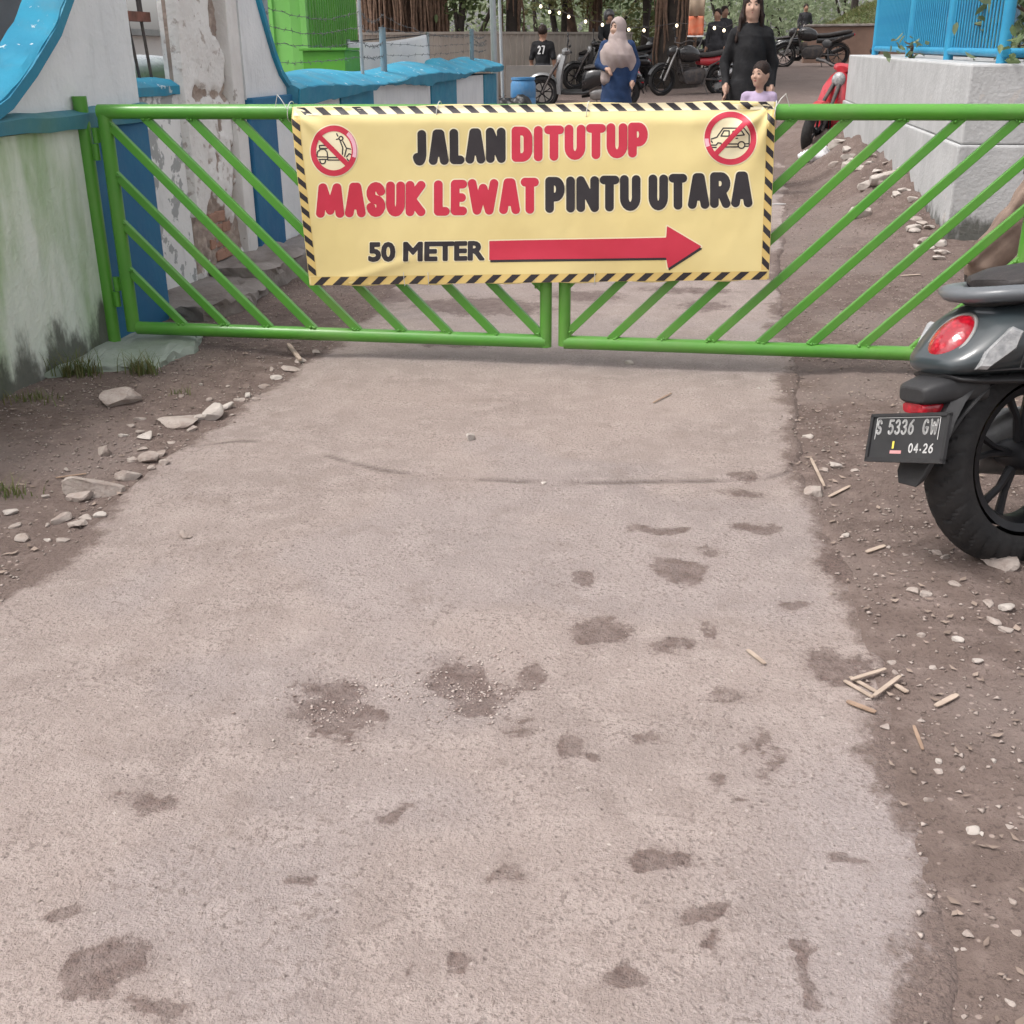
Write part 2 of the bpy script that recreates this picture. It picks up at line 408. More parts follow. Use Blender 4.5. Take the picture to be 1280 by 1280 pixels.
def road_mat():
    m, nt, b = newmat('worn_concrete'); p = nt.pos()
    n1 = nt.noise(p, 2.3, 4); n2 = nt.noise(p, 11, 4, .6); n3 = nt.noise(p, 135, 3, .7); n4 = nt.noise(p, 300, 2, .7)
    col = nt.mix(nt.mr(n1, .35, .68), (.338, .277, .251), (.283, .232, .211))
    col = nt.mix(nt.mr(n2, .4, .7), col, (.372, .31, .283))
    col = nt.mix(nt.math('MULTIPLY', nt.attr('blue'), .42), col, (.30, .27, .275))
    n5 = nt.noise(p, 105, 4, .6)
    rg_ = nt.mr(nt.noise(p, 5.5, 3), .36, .62, .25, 1.); col = nt.mix(nt.math('MULTIPLY', nt.math('MULTIPLY', nt.mr(n5, .53, .62), rg_), .72), col, (.19, .15, .135))
    col = nt.mix(nt.math('MULTIPLY', nt.mr(n3, .57, .68), .70), col, (.2, .155, .138))
    col = nt.mix(nt.math('MULTIPLY', nt.mr(n4, .56, .75), .5), col, (.6, .52, .48))
    vo = nt.n('ShaderNodeTexVoronoi', i_Vector=p, i_Scale=42.).outputs[0]
    col = nt.mix(nt.math('MULTIPLY', nt.mr(vo, .17, .05), .55), col, (.17, .13, .12))
    vo2 = nt.n('ShaderNodeTexVoronoi', i_Vector=p, i_Scale=23.).outputs[0]
    col = nt.mix(nt.math('MULTIPLY', nt.mr(vo2, .10, .04), .35), col, (.68, .6, .55))
    dirt = nt.mix(nt.mr(n3, .35, .7), (.175, .128, .11), (.11, .08, .07))
    n18 = nt.noise(p, 17, 5, .62); n60 = nt.noise(p, 70, 3, .6); rag = nt.math('ADD', nt.math('MULTIPLY', nt.math('SUBTRACT', n18, .5), 1.5), nt.math('MULTIPLY', nt.math('SUBTRACT', n60, .5), .9))
    dm = nt.mr(nt.math('ADD', nt.attr('dust'), nt.math('MULTIPLY', rag, .6)), .30, .74)
    col = nt.mix(nt.math('MULTIPLY', dm, .92), col, dirt)
    sa_ = nt.attr('stain'); soft = nt.math('MULTIPLY', nt.mr(nt.math('ADD', sa_, nt.math('MULTIPLY', rag, .35)), .10, .85), .32)
    st = nt.math('MULTIPLY', nt.mr(nt.math('ADD', sa_, nt.math('MULTIPLY', rag, .95)), .38, .64), nt.mr(nt.noise(p, 26, 4, .6), .32, .68, 1., .62))
    st = nt.math('MAXIMUM', st, soft)
    col = nt.mix(nt.math('MULTIPLY', nt.mr(nt.noise(p, 6.3, 6, .68), .53, .70), .34), col, (.20, .155, .136))
    col = nt.mix(nt.math('MULTIPLY', st, .90), col, nt.mix(nt.mr(n3, .4, .65), (.15, .102, .088), (.09, .062, .055)))
    col = nt.mix(nt.attr('crack'), col, (.10, .075, .068))
    link(nt, col, b, 'Base Color')
    link(nt, nt.mr(st, 0., 1., .9, .62), b, 'Roughness'); b.inputs['Specular IOR Level'].default_value = .35
    hsum = nt.math('ADD', nt.math('MULTIPLY', n3, .8), nt.math('MULTIPLY', n4, .5)); hsum = nt.math('ADD', hsum, nt.math('MULTIPLY', nt.mr(vo, .2, .0), -.5)); hsum = nt.math('ADD', hsum, nt.math('MULTIPLY', n5, .9))
    link(nt, nt.n('ShaderNodeBump', i_Strength=.85, i_Distance=.0075, i_Height=hsum).outputs[0], b, 'Normal'); return m
def dirt_mat():
    m, nt, b = newmat('trodden_dirt'); p = nt.pos()
    n1 = nt.noise(p, 1.6, 6); n2 = nt.noise(p, 14, 6, .6); n3 = nt.noise(p, 80, 5, .7)
    col = nt.mix(nt.mr(n1, .35, .68), (.17, .127, .11), (.125, .092, .08))
    col = nt.mix(nt.mr(n2, .42, .72), col, (.215, .165, .146))
    col = nt.mix(nt.mr(n3, .5, .75), col, (.075, .055, .047))
    vo = nt.n('ShaderNodeTexVoronoi', i_Vector=p, i_Scale=30.)
    col = nt.mix(nt.math('MULTIPLY', nt.mr(vo.outputs[0], .16, .08), .7), col, (.42, .34, .3))
    col = nt.mix(nt.attr('pale'), col, nt.mix(nt.mr(n2, .3, .7), (.31, .26, .24), (.235, .19, .172)))
    link(nt, col, b, 'Base Color'); b.inputs['Roughness'].default_value = .92; b.inputs['Specular IOR Level'].default_value = .25
    link(nt, nt.n('ShaderNodeBump', i_Strength=.8, i_Distance=.012, i_Height=nt.math('ADD', n3, nt.math('MULTIPLY', n2, .7))).outputs[0], b, 'Normal'); return m
def pale_f(x, y):
    a = sstep(2.9, 2.2, y) * sstep(-1.65, -2.0, x) * sstep(-.22, .0, fbm(x * 2.2, y * 2.2, 4, 81))
    a = np.maximum(a, sstep(17, 22, y) * .25)
    return np.maximum(a * .85, .35 * sstep(.05, .2, fbm(x * 1.4, y * 1.4, 4, 83)))
def spread(a, b, st, lim, g=1.25):
    out = list(np.arange(a, b, st)); s = st
    while out[-1] < lim: s *= g; out.append(out[-1] + s)
    return out
xs = spread(-2.7, 1.7, .022, 260, 1.22); xl = []; s_ = .022; v = -2.7
while v > -260: s_ *= 1.22; v -= s_; xl.append(v)
xs = np.array(xl[::-1] + xs)
ys = np.array([-120, -60, -30, -15, -8, -4, -2, -1, 0, .4, .7] + spread(.9, 6.5, .018, 320, 1.035))
ground = struct(grid_mesh('ground', xs, ys, dirt_z, dirt_mat(), {'pale': pale_f}))
xs = np.arange(-1.78, 1.08, .012)
ys = np.array([-3, -2, -1, 0, .3, .55, .75] + [v for v in spread(.85, 5.2, .012, 16.5, 1.03)])
road = struct(grid_mesh('concrete_road', xs, ys, road_z, road_mat(), {'stain': stain_f, 'dust': dust_f, 'blue': blue_f, 'crack': crack_f}))

# ================================================================== LEFT HAND WALLS
def plaster(name, c, c2, green=0., mould=0., peel=None, scale=3.):
    m, nt, b = newmat(name); p = nt.pos(); z = nt.n('ShaderNodeSeparateXYZ', i_0=p).outputs[2]
    pv = nt.scalev(p, (1, 1, .28))
    col = nt.mix(nt.mr(nt.noise(p, scale, 7), .3, .7), c, c2)
    col = nt.mix(nt.math('MULTIPLY', nt.mr(nt.noise(pv, 16, 6, .6), .5, .8), .35), col, tuple(x * .6 for x in c2))
    if green:
        col = nt.mix(nt.math('MULTIPLY', nt.mr(nt.noise(pv, 3.1, 5), .42, .70), green), col, (.24, .40, .15))
    if peel:
        pc, ps, pt = peel
        col = nt.mix(nt.mr(nt.noise(p, ps, 9, .62), pt, pt + .02), col, pc)
    if mould:
        e = nt.math('ADD', z, nt.math('MULTIPLY', nt.noise(nt.scalev(p, (1, 1, .5)), 9, 8, .62), -.55))
        col = nt.mix(nt.math('MULTIPLY', nt.mr(e, mould, mould - .14), .88), col, nt.mix(nt.noise(p, 20, 5), (.035, .042, .032), (.10, .095, .08)))
    link(nt, col, b, 'Base Color'); b.inputs['Roughness'].default_value = .85; b.inputs['Specular IOR Level'].default_value = .3
    link(nt, nt.n('ShaderNodeBump', i_Strength=.5, i_Distance=.01, i_Height=nt.math('ADD', nt.noise(p, 45, 6), nt.noise(p, 9, 3))).outputs[0], b, 'Normal')
    return m
M_wall_green = plaster('whitewash_with_algae', (.78, .83, .77), (.66, .74, .66), green=1.0, mould=-.06)
M_wall_grey = plaster('grey_white_paint', (.82, .84, .85), (.73, .755, .77), peel=((.42, .43, .43), 2.4, .66))
M_peel = plaster('peeling_white_paint', (.84, .84, .83), (.76, .76, .755), peel=((.40, .41, .41), 7, .53))
M_white_old = plaster('old_white_plaster', (.82, .81, .79), (.71, .69, .67), peel=((.45, .41, .38), 9, .64))
M_blue = mat('deep_blue_wall_paint', (.018, .125, .27), (.022, .16, .30), 3, .62, bump=.25, bs=30, wear=((.25, .40, .48), 26, .73), world=True)
M_turq = mat('turquoise_paint', (.035, .31, .47), (.025, .235, .38), 4, .8, dirt=((.12, .22, .26), 5, .6), bump=.45, bs=22, wear=((.55, .66, .70), 16, .63), world=True)
M_turq_dk = mat('dark_turquoise_paint', (.02, .20, .33), (.03, .25, .37), 5, .6, bump=.35, bs=25, wear=((.5, .6, .62), 20, .72), world=True)
M_capteal = mat('weathered_teal_paint', (.045, .20, .28), (.07, .23, .25), 4, .6, bump=.4, bs=25, dirt=((.12, .22, .14), 3, .7), world=True)
M_conc = mat('rough_grey_concrete', (.33, .30, .28), (.22, .195, .18), 5, .9, bump=.9, bs=30, dirt=((.14, .11, .095), 3, .8), world=True)
M_mortar = mat('broken_mortar', (.46, .38, .33), (.34, .27, .23), 12, .95, bump=1., bs=45, world=True)
M_brick = mat('old_red_brick', (.42, .24, .17), (.34, .20, .15), 9, .95, bump=.8, bs=50, world=True)
M_rust = mat('rusty_steel', (.28, .13, .10), (.15, .08, .065), 14, .8, bump=.4, bs=40, metal=.2)
M_iron = mat('dark_iron', (.06, .06, .065), (.12, .10, .09), 14, .6, metal=.3)

XW = -2.36
def curve_wall(name, label, prof, x0, x1, m, cap_m, edge_m, y_end, z_low):
    pass
# --- near wing wall: low part, ledge, scroll-topped panel, blue end pilaster
wA = thing('wing_wall', 'pale wall with curved turquoise coping and blue end strip behind the gate post', 'wall', (XW - .12, 3.2, 0))
PF = [(1.2, .62), (2.2, .70), (3.0, .80), (3.35, .86), (3.629, .952), (3.80, 1.049), (3.991, 1.178), (4.115, 1.30), (4.25, 1.47), (4.36, 1.66), (4.45, 1.90), (4.52, 2.15), (4.60, 2.15)]
low = MB(); NY = 40
ysA = [1.2 + (4.08 - 1.2) * i / NY for i in range(NY + 1)]
low.bb(XW - .13, XW + .012, 1.2, 4.085, -.1, .855)
low.build('lower_wall', M_wall_green, wA)
MB().prism([(y, z) for y, z in PF if z > .92] + [(4.615, .90), (3.50, .90)], -.10, 'X', XW - .004).build('upper_panel', M_wall_grey, wA, fix=True)
led = MB(); k = 26
secs = []
for i in range(k + 1):
    y = 1.2 + (4.625 - 1.2) * i / k; j = lambda: rnd.uniform(-.005, .005)
    secs.append([(XW - .14, y, .852 + j()), (XW + .045 + j(), y, .856 + j()), (XW + .05 + j(), y, .905 + j()), (XW + .01, y, .922 + j()), (XW - .14, y, .922)])
led.loft(secs).build('ledge', M_capteal, wA, smooth=35)
cp = MB(); secs = []
cur = [PF[i] for i in range(len(PF) - 1)]
fine = []
for i in range(len(cur) - 1):
    for t in (0, .25, .5, .75): fine.append((cur[i][0] + (cur[i + 1][0] - cur[i][0]) * t, cur[i][1] + (cur[i + 1][1] - cur[i][1]) * t))
fine.append(cur[-1])
for i, (y, z) in enumerate(fine):
    a, b = fine[max(i - 1, 0)], fine[min(i + 1, len(fine) - 1)]; d = Vector((0, b[0] - a[0], b[1] - a[1])).normalized(); n = Vector((0, -d.z, d.y))
    o = Vector((0, y, z)); J = lambda: rnd.uniform(-.004, .004)
    q = [(XW - .115, -.005), (XW + .035, -.005), (XW + .04, .030), (XW + .02, .042), (XW - .105, .05)]
    secs.append([Vector((x + J(), 0, 0)) + o + n * (h + J()) for x, h in q])
cp.loft(secs); cp.build('coping', [M_turq], wA, smooth=35)
ed = MB(); secs = []
for i, (y, z) in enumerate(fine):
    a, b = fine[max(i - 1, 0)], fine[min(i + 1, len(fine) - 1)]; d = Vector((0, b[0] - a[0], b[1] - a[1])).normalized(); n = Vector((0, -d.z, d.y))
    o = Vector((0, y, z)); secs.append([Vector((x, 0, 0)) + o + n * h for x, h in [(XW + .037, -.012), (XW + .046, -.012), (XW + .046, .026), (XW + .037, .026)]])
ed.loft(secs).build('coping_edge', M_turq_dk, wA, smooth=35)
MB().bb(XW - .13, XW + .02, 4.087, 4.62, -.1, .850).build('end_pilaster', M_blue, wA, bevel=.008)

# --- set-back stub wall with a barred opening above its sill
XN = -2.47
wN = thing('stub_wall', 'peeling white stub wall with a bright turquoise sill and barred opening', 'wall', (XN - .1, 4.95, 0))
MB().bb(XN - .08, XN, 4.62, 5.197, -.1, .935).build('masonry', M_peel, wN)
s_ = MB()
s_.loft([[(XN - .10, y, .937), (XN + .02, y, .937 + rnd.uniform(-.004, .004)), (XN + .022, y, .975), (XN - .02, y, 1.0 + rnd.uniform(-.006, .006)), (XN - .10, y, 1.012)] for y in np.linspace(4.622, 5.188, 9)])
s_.build('sill', M_turq, wN, smooth=35)
f_ = MB(); f_.bb(XN - .12, XN - .08, 4.625, 5.185, 1.245, 1.285); f_.build('rusty_crossbar', M_rust, wN)
for y0, y1 in ((4.70, 4.66), (4.86, 4.83), (5.05, 5.0), (5.165, 5.13)):
    MB().tube([(XN - .1, y0, 1.0), (XN - .1, y1, 1.25)], .007, 8).build('bar', M_iron, wN, smooth=60)
MB().tube([(XN - .1, 5.13, 1.28), (XN - .1, 5.09, 1.9)], .012, 8).build('bar', M_iron, wN, smooth=60)
MB().tube([(XN - .1, 4.655, 1.285), (XN - .1, 4.64, 1.9)], .008, 8).build('bar', M_iron, wN, smooth=60)
MB().ball((XN - .095, 4.685, 1.085), (.018, .018, .026)).build('lock_knob', M_iron, wN, smooth=180)

# --- broken pillar: plaster fallen off, mortar and bricks showing at its foot
XC = -2.44
wP = thing('broken_pillar', 'weathered white pillar with fallen plaster and bricks showing at its foot', 'pillar', (XC - .12, 5.45, 0))
def wob(y, z): return .012 * float(fbm(np.array(y * 7.), np.array(z * 7.), 4, 91))
ny, nz = 44, 120; y0, y1, z1 = 5.20, 5.72, 2.1
V = []; A = []
for i in range(ny + 1):
    for j in range(nz + 1):
        y = y0 + (y1 - y0) * i / ny; z = -.1 + (z1 + .1) * j / nz
        hole = sstep(.02, .10, float(fbm(np.array(y * 4.2 + 3), np.array(z * 3.1), 4, 95)) + .30 * max(0, .55 - z) + .42 * sstep(5.50, 5.66, y) * sstep(1.0, 1.35, z) - .16 + .22 * sstep(.07, .0, abs(z - .93)) * sstep(5.22, 5.4, y))
        hole = float(hole); A.append(hole)
        V.append((XC + wob(y, z) * (1 + 2.6 * hole) - .028 * hole + .01 * hole * rnd.uniform(-1, 1) if i else XC - .08, y if i else y0, z))
idx = np.arange((ny + 1) * (nz + 1)).reshape(ny + 1, nz + 1)
Fq = np.stack([idx[:-1, :-1], idx[1:, :-1], idx[1:, 1:], idx[:-1, 1:]], -1).reshape(-1, 4)
m, nt, b = newmat('plaster_over_mortar'); p = nt.pos()
cw = nt.mix(nt.mr(nt.noise(p, 5, 7), .3, .7), (.85, .84, .82), (.74, .72, .695)); cw = nt.mix(nt.mr(nt.noise(p, 14, 8, .65), .58, .64), cw, (.50, .45, .42))
cm = nt.mix(nt.mr(nt.noise(p, 22, 7), .3, .7), (.50, .41, .35), (.30, .24, .21))
link(nt, nt.mix(nt.mr(nt.math('ADD', nt.attr('hole'), nt.math('MULTIPLY', nt.noise(p, 40, 5), .5)), .55, .75), cw, cm), b, 'Base Color'); b.inputs['Roughness'].default_value = .93
link(nt, nt.n('ShaderNodeBump', i_Strength=.8, i_Distance=.012, i_Height=nt.noise(p, 38, 7)).outputs[0], b, 'Normal')
V = np.array(V) - np.array(wP.location); o = npmesh('plaster_face', V, Fq, m, wP); fattr(o, 'hole', A)
MB().bb(XC - .075, XC - .042, 5.203, 5.72, -.1, 2.1).build('core', M_mortar, wP)
for r in range(5):
    for c in range(3):
        y = 5.40 + c * .105 + (r % 2) * .05 + rnd.uniform(-.01, .01); z = .10 + r * .062
        if y > 5.68 or rnd.random() < .25: continue
        MB().box((XC - .03 + rnd.uniform(-.012, .004), y, z), (.05, .095, .05), Euler((rnd.uniform(-.06, .06), 0, rnd.uniform(-.06, .06))).to_matrix(), .004).build('brick', M_brick, wP, bevel=.006)
MB().bb(XC - .12, XC + .03, 5.722, 5.80, -.1, 2.1).build('edge_strip', M_white_old, wP, bevel=.006)
MB().bb(XC - .12, XC + .012, 5.803, 5.90, -.1, 2.1).build('edge_strip', M_white_old, wP, bevel=.006)

# --- far wing wall, mirror of the near one, going over into the striped low wall
XB = -2.42
wB = thing('wing_wall', 'white wall with curved top dropping to the striped wall, blue strip at its foot', 'wall', (XB - .12, 6.2, 0))
PB = [(5.905, 2.1), (6.06, 2.1), (6.10, 1.65), (6.149, 1.371), (6.22, 1.25), (6.313, 1.10), (6.40, 1.00), (6.52, .925), (6.52, .86), (5.905, .86)]
MB().prism(PB, -.2, 'X', XB - .002).build('upper_panel', M_wall_grey, wB, fix=True)
c_ = MB(); secs = []
fl = PB[1:8]
for i, (y, z) in enumerate(fl):
    a, b2 = fl[max(i - 1, 0)], fl[min(i + 1, len(fl) - 1)]; d = Vector((0, b2[0] - a[0], b2[1] - a[1])).normalized(); n = Vector((0, -d.z, d.y))
    secs.append([Vector((x, y, z)) + n * h for x, h in [(XB - .22, -.004), (XB + .02, -.004), (XB + .02, .03), (XB - .22, .03)]])
c_.loft(secs).build('coping', M_turq, wB, smooth=35)
MB().bb(XB - .22, XB + .03, 5.905, 6.54, .80, .895).build('ledge', M_blue, wB, bevel=.008)
MB().bb(XB - .2, XB + .01, 5.905, 6.28, -.1, .797).build('blue_strip', M_blue, wB, bevel=.006)
MB().bb(XB - .2, XB, 6.283, 6.56, -.1, .797).build('grey_panel', M_wall_grey, wB)

# --- striped low wall with lumpy turquoise coping
XL = -2.42
wL = thing('striped_wall', 'low white and turquoise striped wall with lumpy turquoise coping under barbed wire', 'wall', (XL - .15, 9.6, 0))
stripes = [(6.56, 7.45, M_wall_grey), (7.45, 8.2, M_turq_dk), (8.2, 9.95, M_wall_grey), (9.95, 10.95, M_turq_dk), (10.95, 12.3, M_wall_grey), (12.3, 13.0, M_turq_dk)]
for a, b2, m in stripes:
    pr = .012 if m is M_turq_dk else 0
    MB().bb(XL - .24, XL + pr, a + .002, b2 - .002, -.1, .9).build('stripe_panel', m, wL)
c_ = MB(); secs = []; fb = []
for i in range(60):
    y = 6.5 + (13.08 - 6.5) * i / 59; t = (y - 6.5) / 6.5
    base = .86 + .035 * math.floor(t * 4) * .55 + .02 * math.sin(y * 1.7) + rnd.uniform(-.008, .008)
    top = .985 + .075 * t + .022 * math.sin(y * 2.6 + 1) + (.05 if 10.9 < y < 11.3 else 0)
    fr = .93 + .05 * t + .018 * math.sin(y * 2.1) + rnd.uniform(-.006, .006)
    jx = rnd.uniform(-.012, .012)
    secs.append([(XL - .28, y, base), (XL + .06 + jx, y, base), (XL + .075 + jx, y, fr - .015), (XL + .05 + jx, y, fr), (XL - .10, y, (fr + top) / 2 + .015), (XL - .22, y, top), (XL - .28, y, top - .02)])
    fb.append((y, base, fr, jx))
c_.loft(secs).build('coping', M_turq, wL, smooth=50)
c_ = MB(); c_.loft([[(XL + .058 + j, y, b_ - .004), (XL + .072 + j, y, b_ - .004), (XL + .083 + j, y, f - .02), (XL + .07 + j, y, f - .016)] for y, b_, f, j in fb]).build('coping_edge', M_turq_dk, wL, smooth=35)

# --- rough step running along the foot of the left walls
st = thing('broken_step', 'broken rough concrete step along the foot of the pillar', 'step', (-2.25, 5.4, 0))
def rough_block(pts, z0, z1, name, parent, m, seed):
    n = len(pts); bm = bmesh.new()
    lo = [bm.verts.new((x, y, z0)) for x, y in pts]; hi = [bm.verts.new((x, y, z1)) for x, y in pts]
    bm.faces.new(lo[::-1]); bm.faces.new(hi)
    for i in range(n): bm.faces.new((lo[i], lo[(i + 1) % n], hi[(i + 1) % n], hi[i]))
    bmesh.ops.triangulate(bm, faces=bm.faces)
    bmesh.ops.subdivide_edges(bm, edges=bm.edges, cuts=8, use_grid_fill=True)
    for v in bm.verts:
        p = v.co; a = np.array
        v.co += Vector([.075 * float(fbm(a(p.x * 6 + p.z * 9), a(p.y * 6 + k2 * 7.), 4, seed + k2)) + .045 * float(fbm(a(p.x * 26 + p.z * 30), a(p.y * 26 + k2 * 5.), 3, seed + k2 + 9)) for k2 in range(3)])
    bmesh.ops.recalc_face_normals(bm, faces=bm.faces)
    me = bpy.data.meshes.new(name); L = Vector(parent.location) if parent else Vector()
    for v in bm.verts: v.co -= L
    bm.to_mesh(me); bm.free(); me.materials.append(m); shade(me, 22)
    o = bpy.data.objects.new(name, me); COL.objects.link(o); o.parent = parent; return o
rough_block([(-2.5, 4.60), (-2.16, 4.58), (-2.08, 4.9), (-2.12, 5.25), (-2.5, 5.3)], -.1, .085, 'block', st, M_conc, 3)
rough_block([(-2.5, 5.27), (-2.14, 5.25), (-2.10, 5.6), (-2.14, 5.95), (-2.5, 6.0)], -.1, .13, 'block', st, M_conc, 13)
rough_block([(-2.5, 5.98), (-2.16, 5.95), (-2.2, 6.5), (-2.5, 6.55)], -.1, .10, 'block', st, M_conc, 23)
# --- concrete footing of the gate post
M_foot = mat('green_stained_concrete', (.33, .37, .33), (.25, .29, .25), 5, .9, bump=.6, bs=35, dirt=((.2, .26, .17), 4, .6), world=True)
o = rough_block([(-2.36, 3.62), (-2.2, 3.70), (-2.02, 3.80), (-1.97, 4.02), (-2.06, 4.30), (-2.36, 4.42)], -.08, .050, 'post_footing', None, M_foot, 41)
tag(rebase(o), 'green-stained concrete footing slab around the foot of the green gate post', 'footing')

# ================================================================== RIGHT HAND WALL AND BLUE FENCE
M_wr = plaster('dusty_white_paint', (.50, .505, .505), (.42, .425, .425), peel=((.52, .50, .48), 4, .66), mould=-.05)
wR = thing('retaining_wall', 'dusty white retaining wall with grey end face under the blue fence', 'wall', (2.6, 10, 0))
XR = 1.385
MB().add([(XR, 7.06, .60), (4.6, 7.06, .60), (4.6, 13.55, .60), (XR, 13.55, .60), (XR, 7.06, 1.026), (4.6, 7.06, 1.026), (4.6, 13.55, 1.062), (XR, 13.55, 1.062)], [(3, 2, 1, 0), (4, 5, 6, 7), (0, 1, 5, 4), (1, 2, 6, 5), (2, 3, 7, 6), (3, 0, 4, 7)]).build('upper_course', M_wr, wR, bevel=.012)
MB().bb(XR - .014, 4.6, 7.045, 13.75, -.3, .598).build('plinth', M_wr, wR, bevel=.012)
M_fb = mat('sky_blue_fence_paint', (.02, .235, .43), (.03, .285, .47), 6, .45, bump=.15, bs=40, wear=((.4, .52, .58), 24, .74))
fe = thing('blue_fence', 'sky blue metal railing of thin close bars on the white retaining wall', 'fence', (XR + .22, 9.5, 1.035))
XF = XR + .22
MB().tube([(XF, 7.27, 1.083), (XF, 13.3, 1.122)], .024, 12).build('bottom_rail', M_fb, fe, smooth=60)
MB().tube([(XF, 7.3, 2.2), (XF, 13.3, 2.2)], .024, 12).build('top_rail', M_fb, fe, smooth=60)
for y in (7.32, 9.0, 10.8, 13.15):
    MB().tube([(XF - .003, y, 1.02), (XF - .003, y, 2.3)], .034, 12).build('post', M_fb, fe, smooth=60)
bar = MB().tube([(0, 0, 0), (0, 0, 1.03)], .0075, 6); proto = None
for i in range(62):
    y = 7.45 + i * .092
    if proto is None: proto = bar.build('bar', M_fb, fe, world=False, smooth=60); o = proto
    else: o = proto.copy(); COL.objects.link(o)
    o.location = (0, y - 9.5, 1.085 + .0065 * (y - 7.3) - 1.035); o.scale = (1, 1, 1.07)
fe2 = thing('blue_fence', 'sky blue rail of the fence side turning right towards the leafy plant', 'fence', (2.6, 7.25, 1.035))
MB().tube([(XF + .02, 7.27, 1.083), (4.5, 7.27, 1.083)], .026, 12).build('bottom_rail', M_fb, fe2, smooth=60)
MB().tube([(XF, 7.27, 2.2), (4.5, 7.27, 2.2)], .024, 12).build('top_rail', M_fb, fe2, smooth=60)
for i in range(9):
    MB().tube([(XF + .16 + i * .28, 7.28, 1.085), (XF + .16 + i * .28, 7.28, 2.2)], .008, 6).build('bar', M_fb, fe2, smooth=60)

# ================================================================== GREEN GATE
YG = 4.1
M_green = mat('glossy_green_enamel', (.085, .30, .03), (.075, .275, .033), 5, .30, r2=.42, coat=.15, bump=.06, bs=30, dirt=((.20, .30, .10), 3, .4), wear=((.20, .17, .10), 42, .735), world=True)
def pipe(a, b, r, name, par, n=20): return MB().tube([a, b], r, n).build(name, M_green, par, smooth=50)
post = thing('gate_post', 'thin green steel post with hinges beside the pale wall', 'post', (-2.338, YG, 0))
pipe((-2.338, YG, -.2), (-2.338, YG, .963), .0265, 'tube', post)
MB().lathe([(.0, .9655), (.0262, .9655), (.0262, .963)], 20, (-2.338, YG, 0), 'Z').build('cap', M_green, post, smooth=40)
for z in (.80, .245):
    MB().tube([(-2.296, YG - .006, z - .062), (-2.296, YG - .006, z - .002)], .013, 12).build('hinge_barrel', M_green, post, smooth=50)
    MB().box((-2.312, YG - .004, z - .032), (.034, .008, .055)).build('hinge_plate', M_green, post, bevel=.001)
post2 = thing('gate_post', 'green steel post at the scooter end of the gate', 'post', (1.155, YG, 0))
pipe((1.155, YG, -.2), (1.155, YG, .963), .0265, 'tube', post2)
ZT, ZB = .911, .098
def leaf(name, label, xo, xi, sgn, zb_in):
    t = thing(name, label, 'gate', ((xo + xi) / 2, YG, ZB))
    pipe((xo - sgn * .020, YG, ZT), (xi + sgn * .02, YG, ZT), .0265, 'top_rail', t)
    pipe((xo + sgn * .02, YG, ZB), (xi, YG, ZB), .0255, 'bottom_rail', t)
    pipe((xo, YG, ZB - .012), (xo, YG, ZT - .01), .0262, 'hinge_stile', t)
    pipe((xi, YG, zb_in), (xi, YG, ZT - .01), .0225, 'closing_stile', t)
    for z in (.80, .245):
        MB().tube([(xo - sgn * .042, YG - .006, z), (xo - sgn * .042, YG - .006, z + .055)], .0125, 12).build('hinge_barrel', M_green, t, smooth=50)
        MB().box((xo - sgn * .03, YG - .004, z + .028), (.03, .008, .05)).build('hinge_plate', M_green, t, bevel=.001)
    Wd = abs(xi - xo); Hh = ZT - ZB - .03
    x_ = [(.221 if sgn > 0 else .150) + .1795 * k2 for k2 in range(20)]
    for d in x_:                                # d: distance of bar foot from the hinge stile along the bottom rail
        a = Vector((xo + sgn * d, YG, ZB + .015)); b = Vector((xo + sgn * (d - Hh * 1.0), YG, ZB + .015 + Hh))
        if d > Wd - .01:
            ov = d - (Wd - .01); a = Vector((xi - sgn * .01, YG, ZB + .015 + ov))
            if ov > Hh - .12: continue
        if d < Hh:
            b = Vector((xo + sgn * .008, YG, ZB + .015 + d))
        br = MB().bar(a, b, .022, .030, (0, 0, 1)).build('diagonal_bar', M_green, t, bevel=.0025)
        wb = MB(); dv = (b - a).normalized()
        for q_ in (a + dv * .014, b - dv * .014):
            for j_ in range(5): wb.ball((q_.x + rnd.uniform(-.018, .018), YG - .012 + rnd.uniform(-.003, .003), q_.z + rnd.uniform(-.004, .004)), rnd.uniform(.0035, .006), 6, 5)
        wb.build('weld_bead', M_green, br, 180)['kind'] = 'stuff'
    return t
leaf('gate_leaf', 'left green gate leaf of slanting bars, hung on the post by the wall', -2.247, -.583, 1, .078)
leaf('gate_leaf', 'right green gate leaf of slanting bars, ending behind the parked scooter', 1.065, -.513, -1, .085)

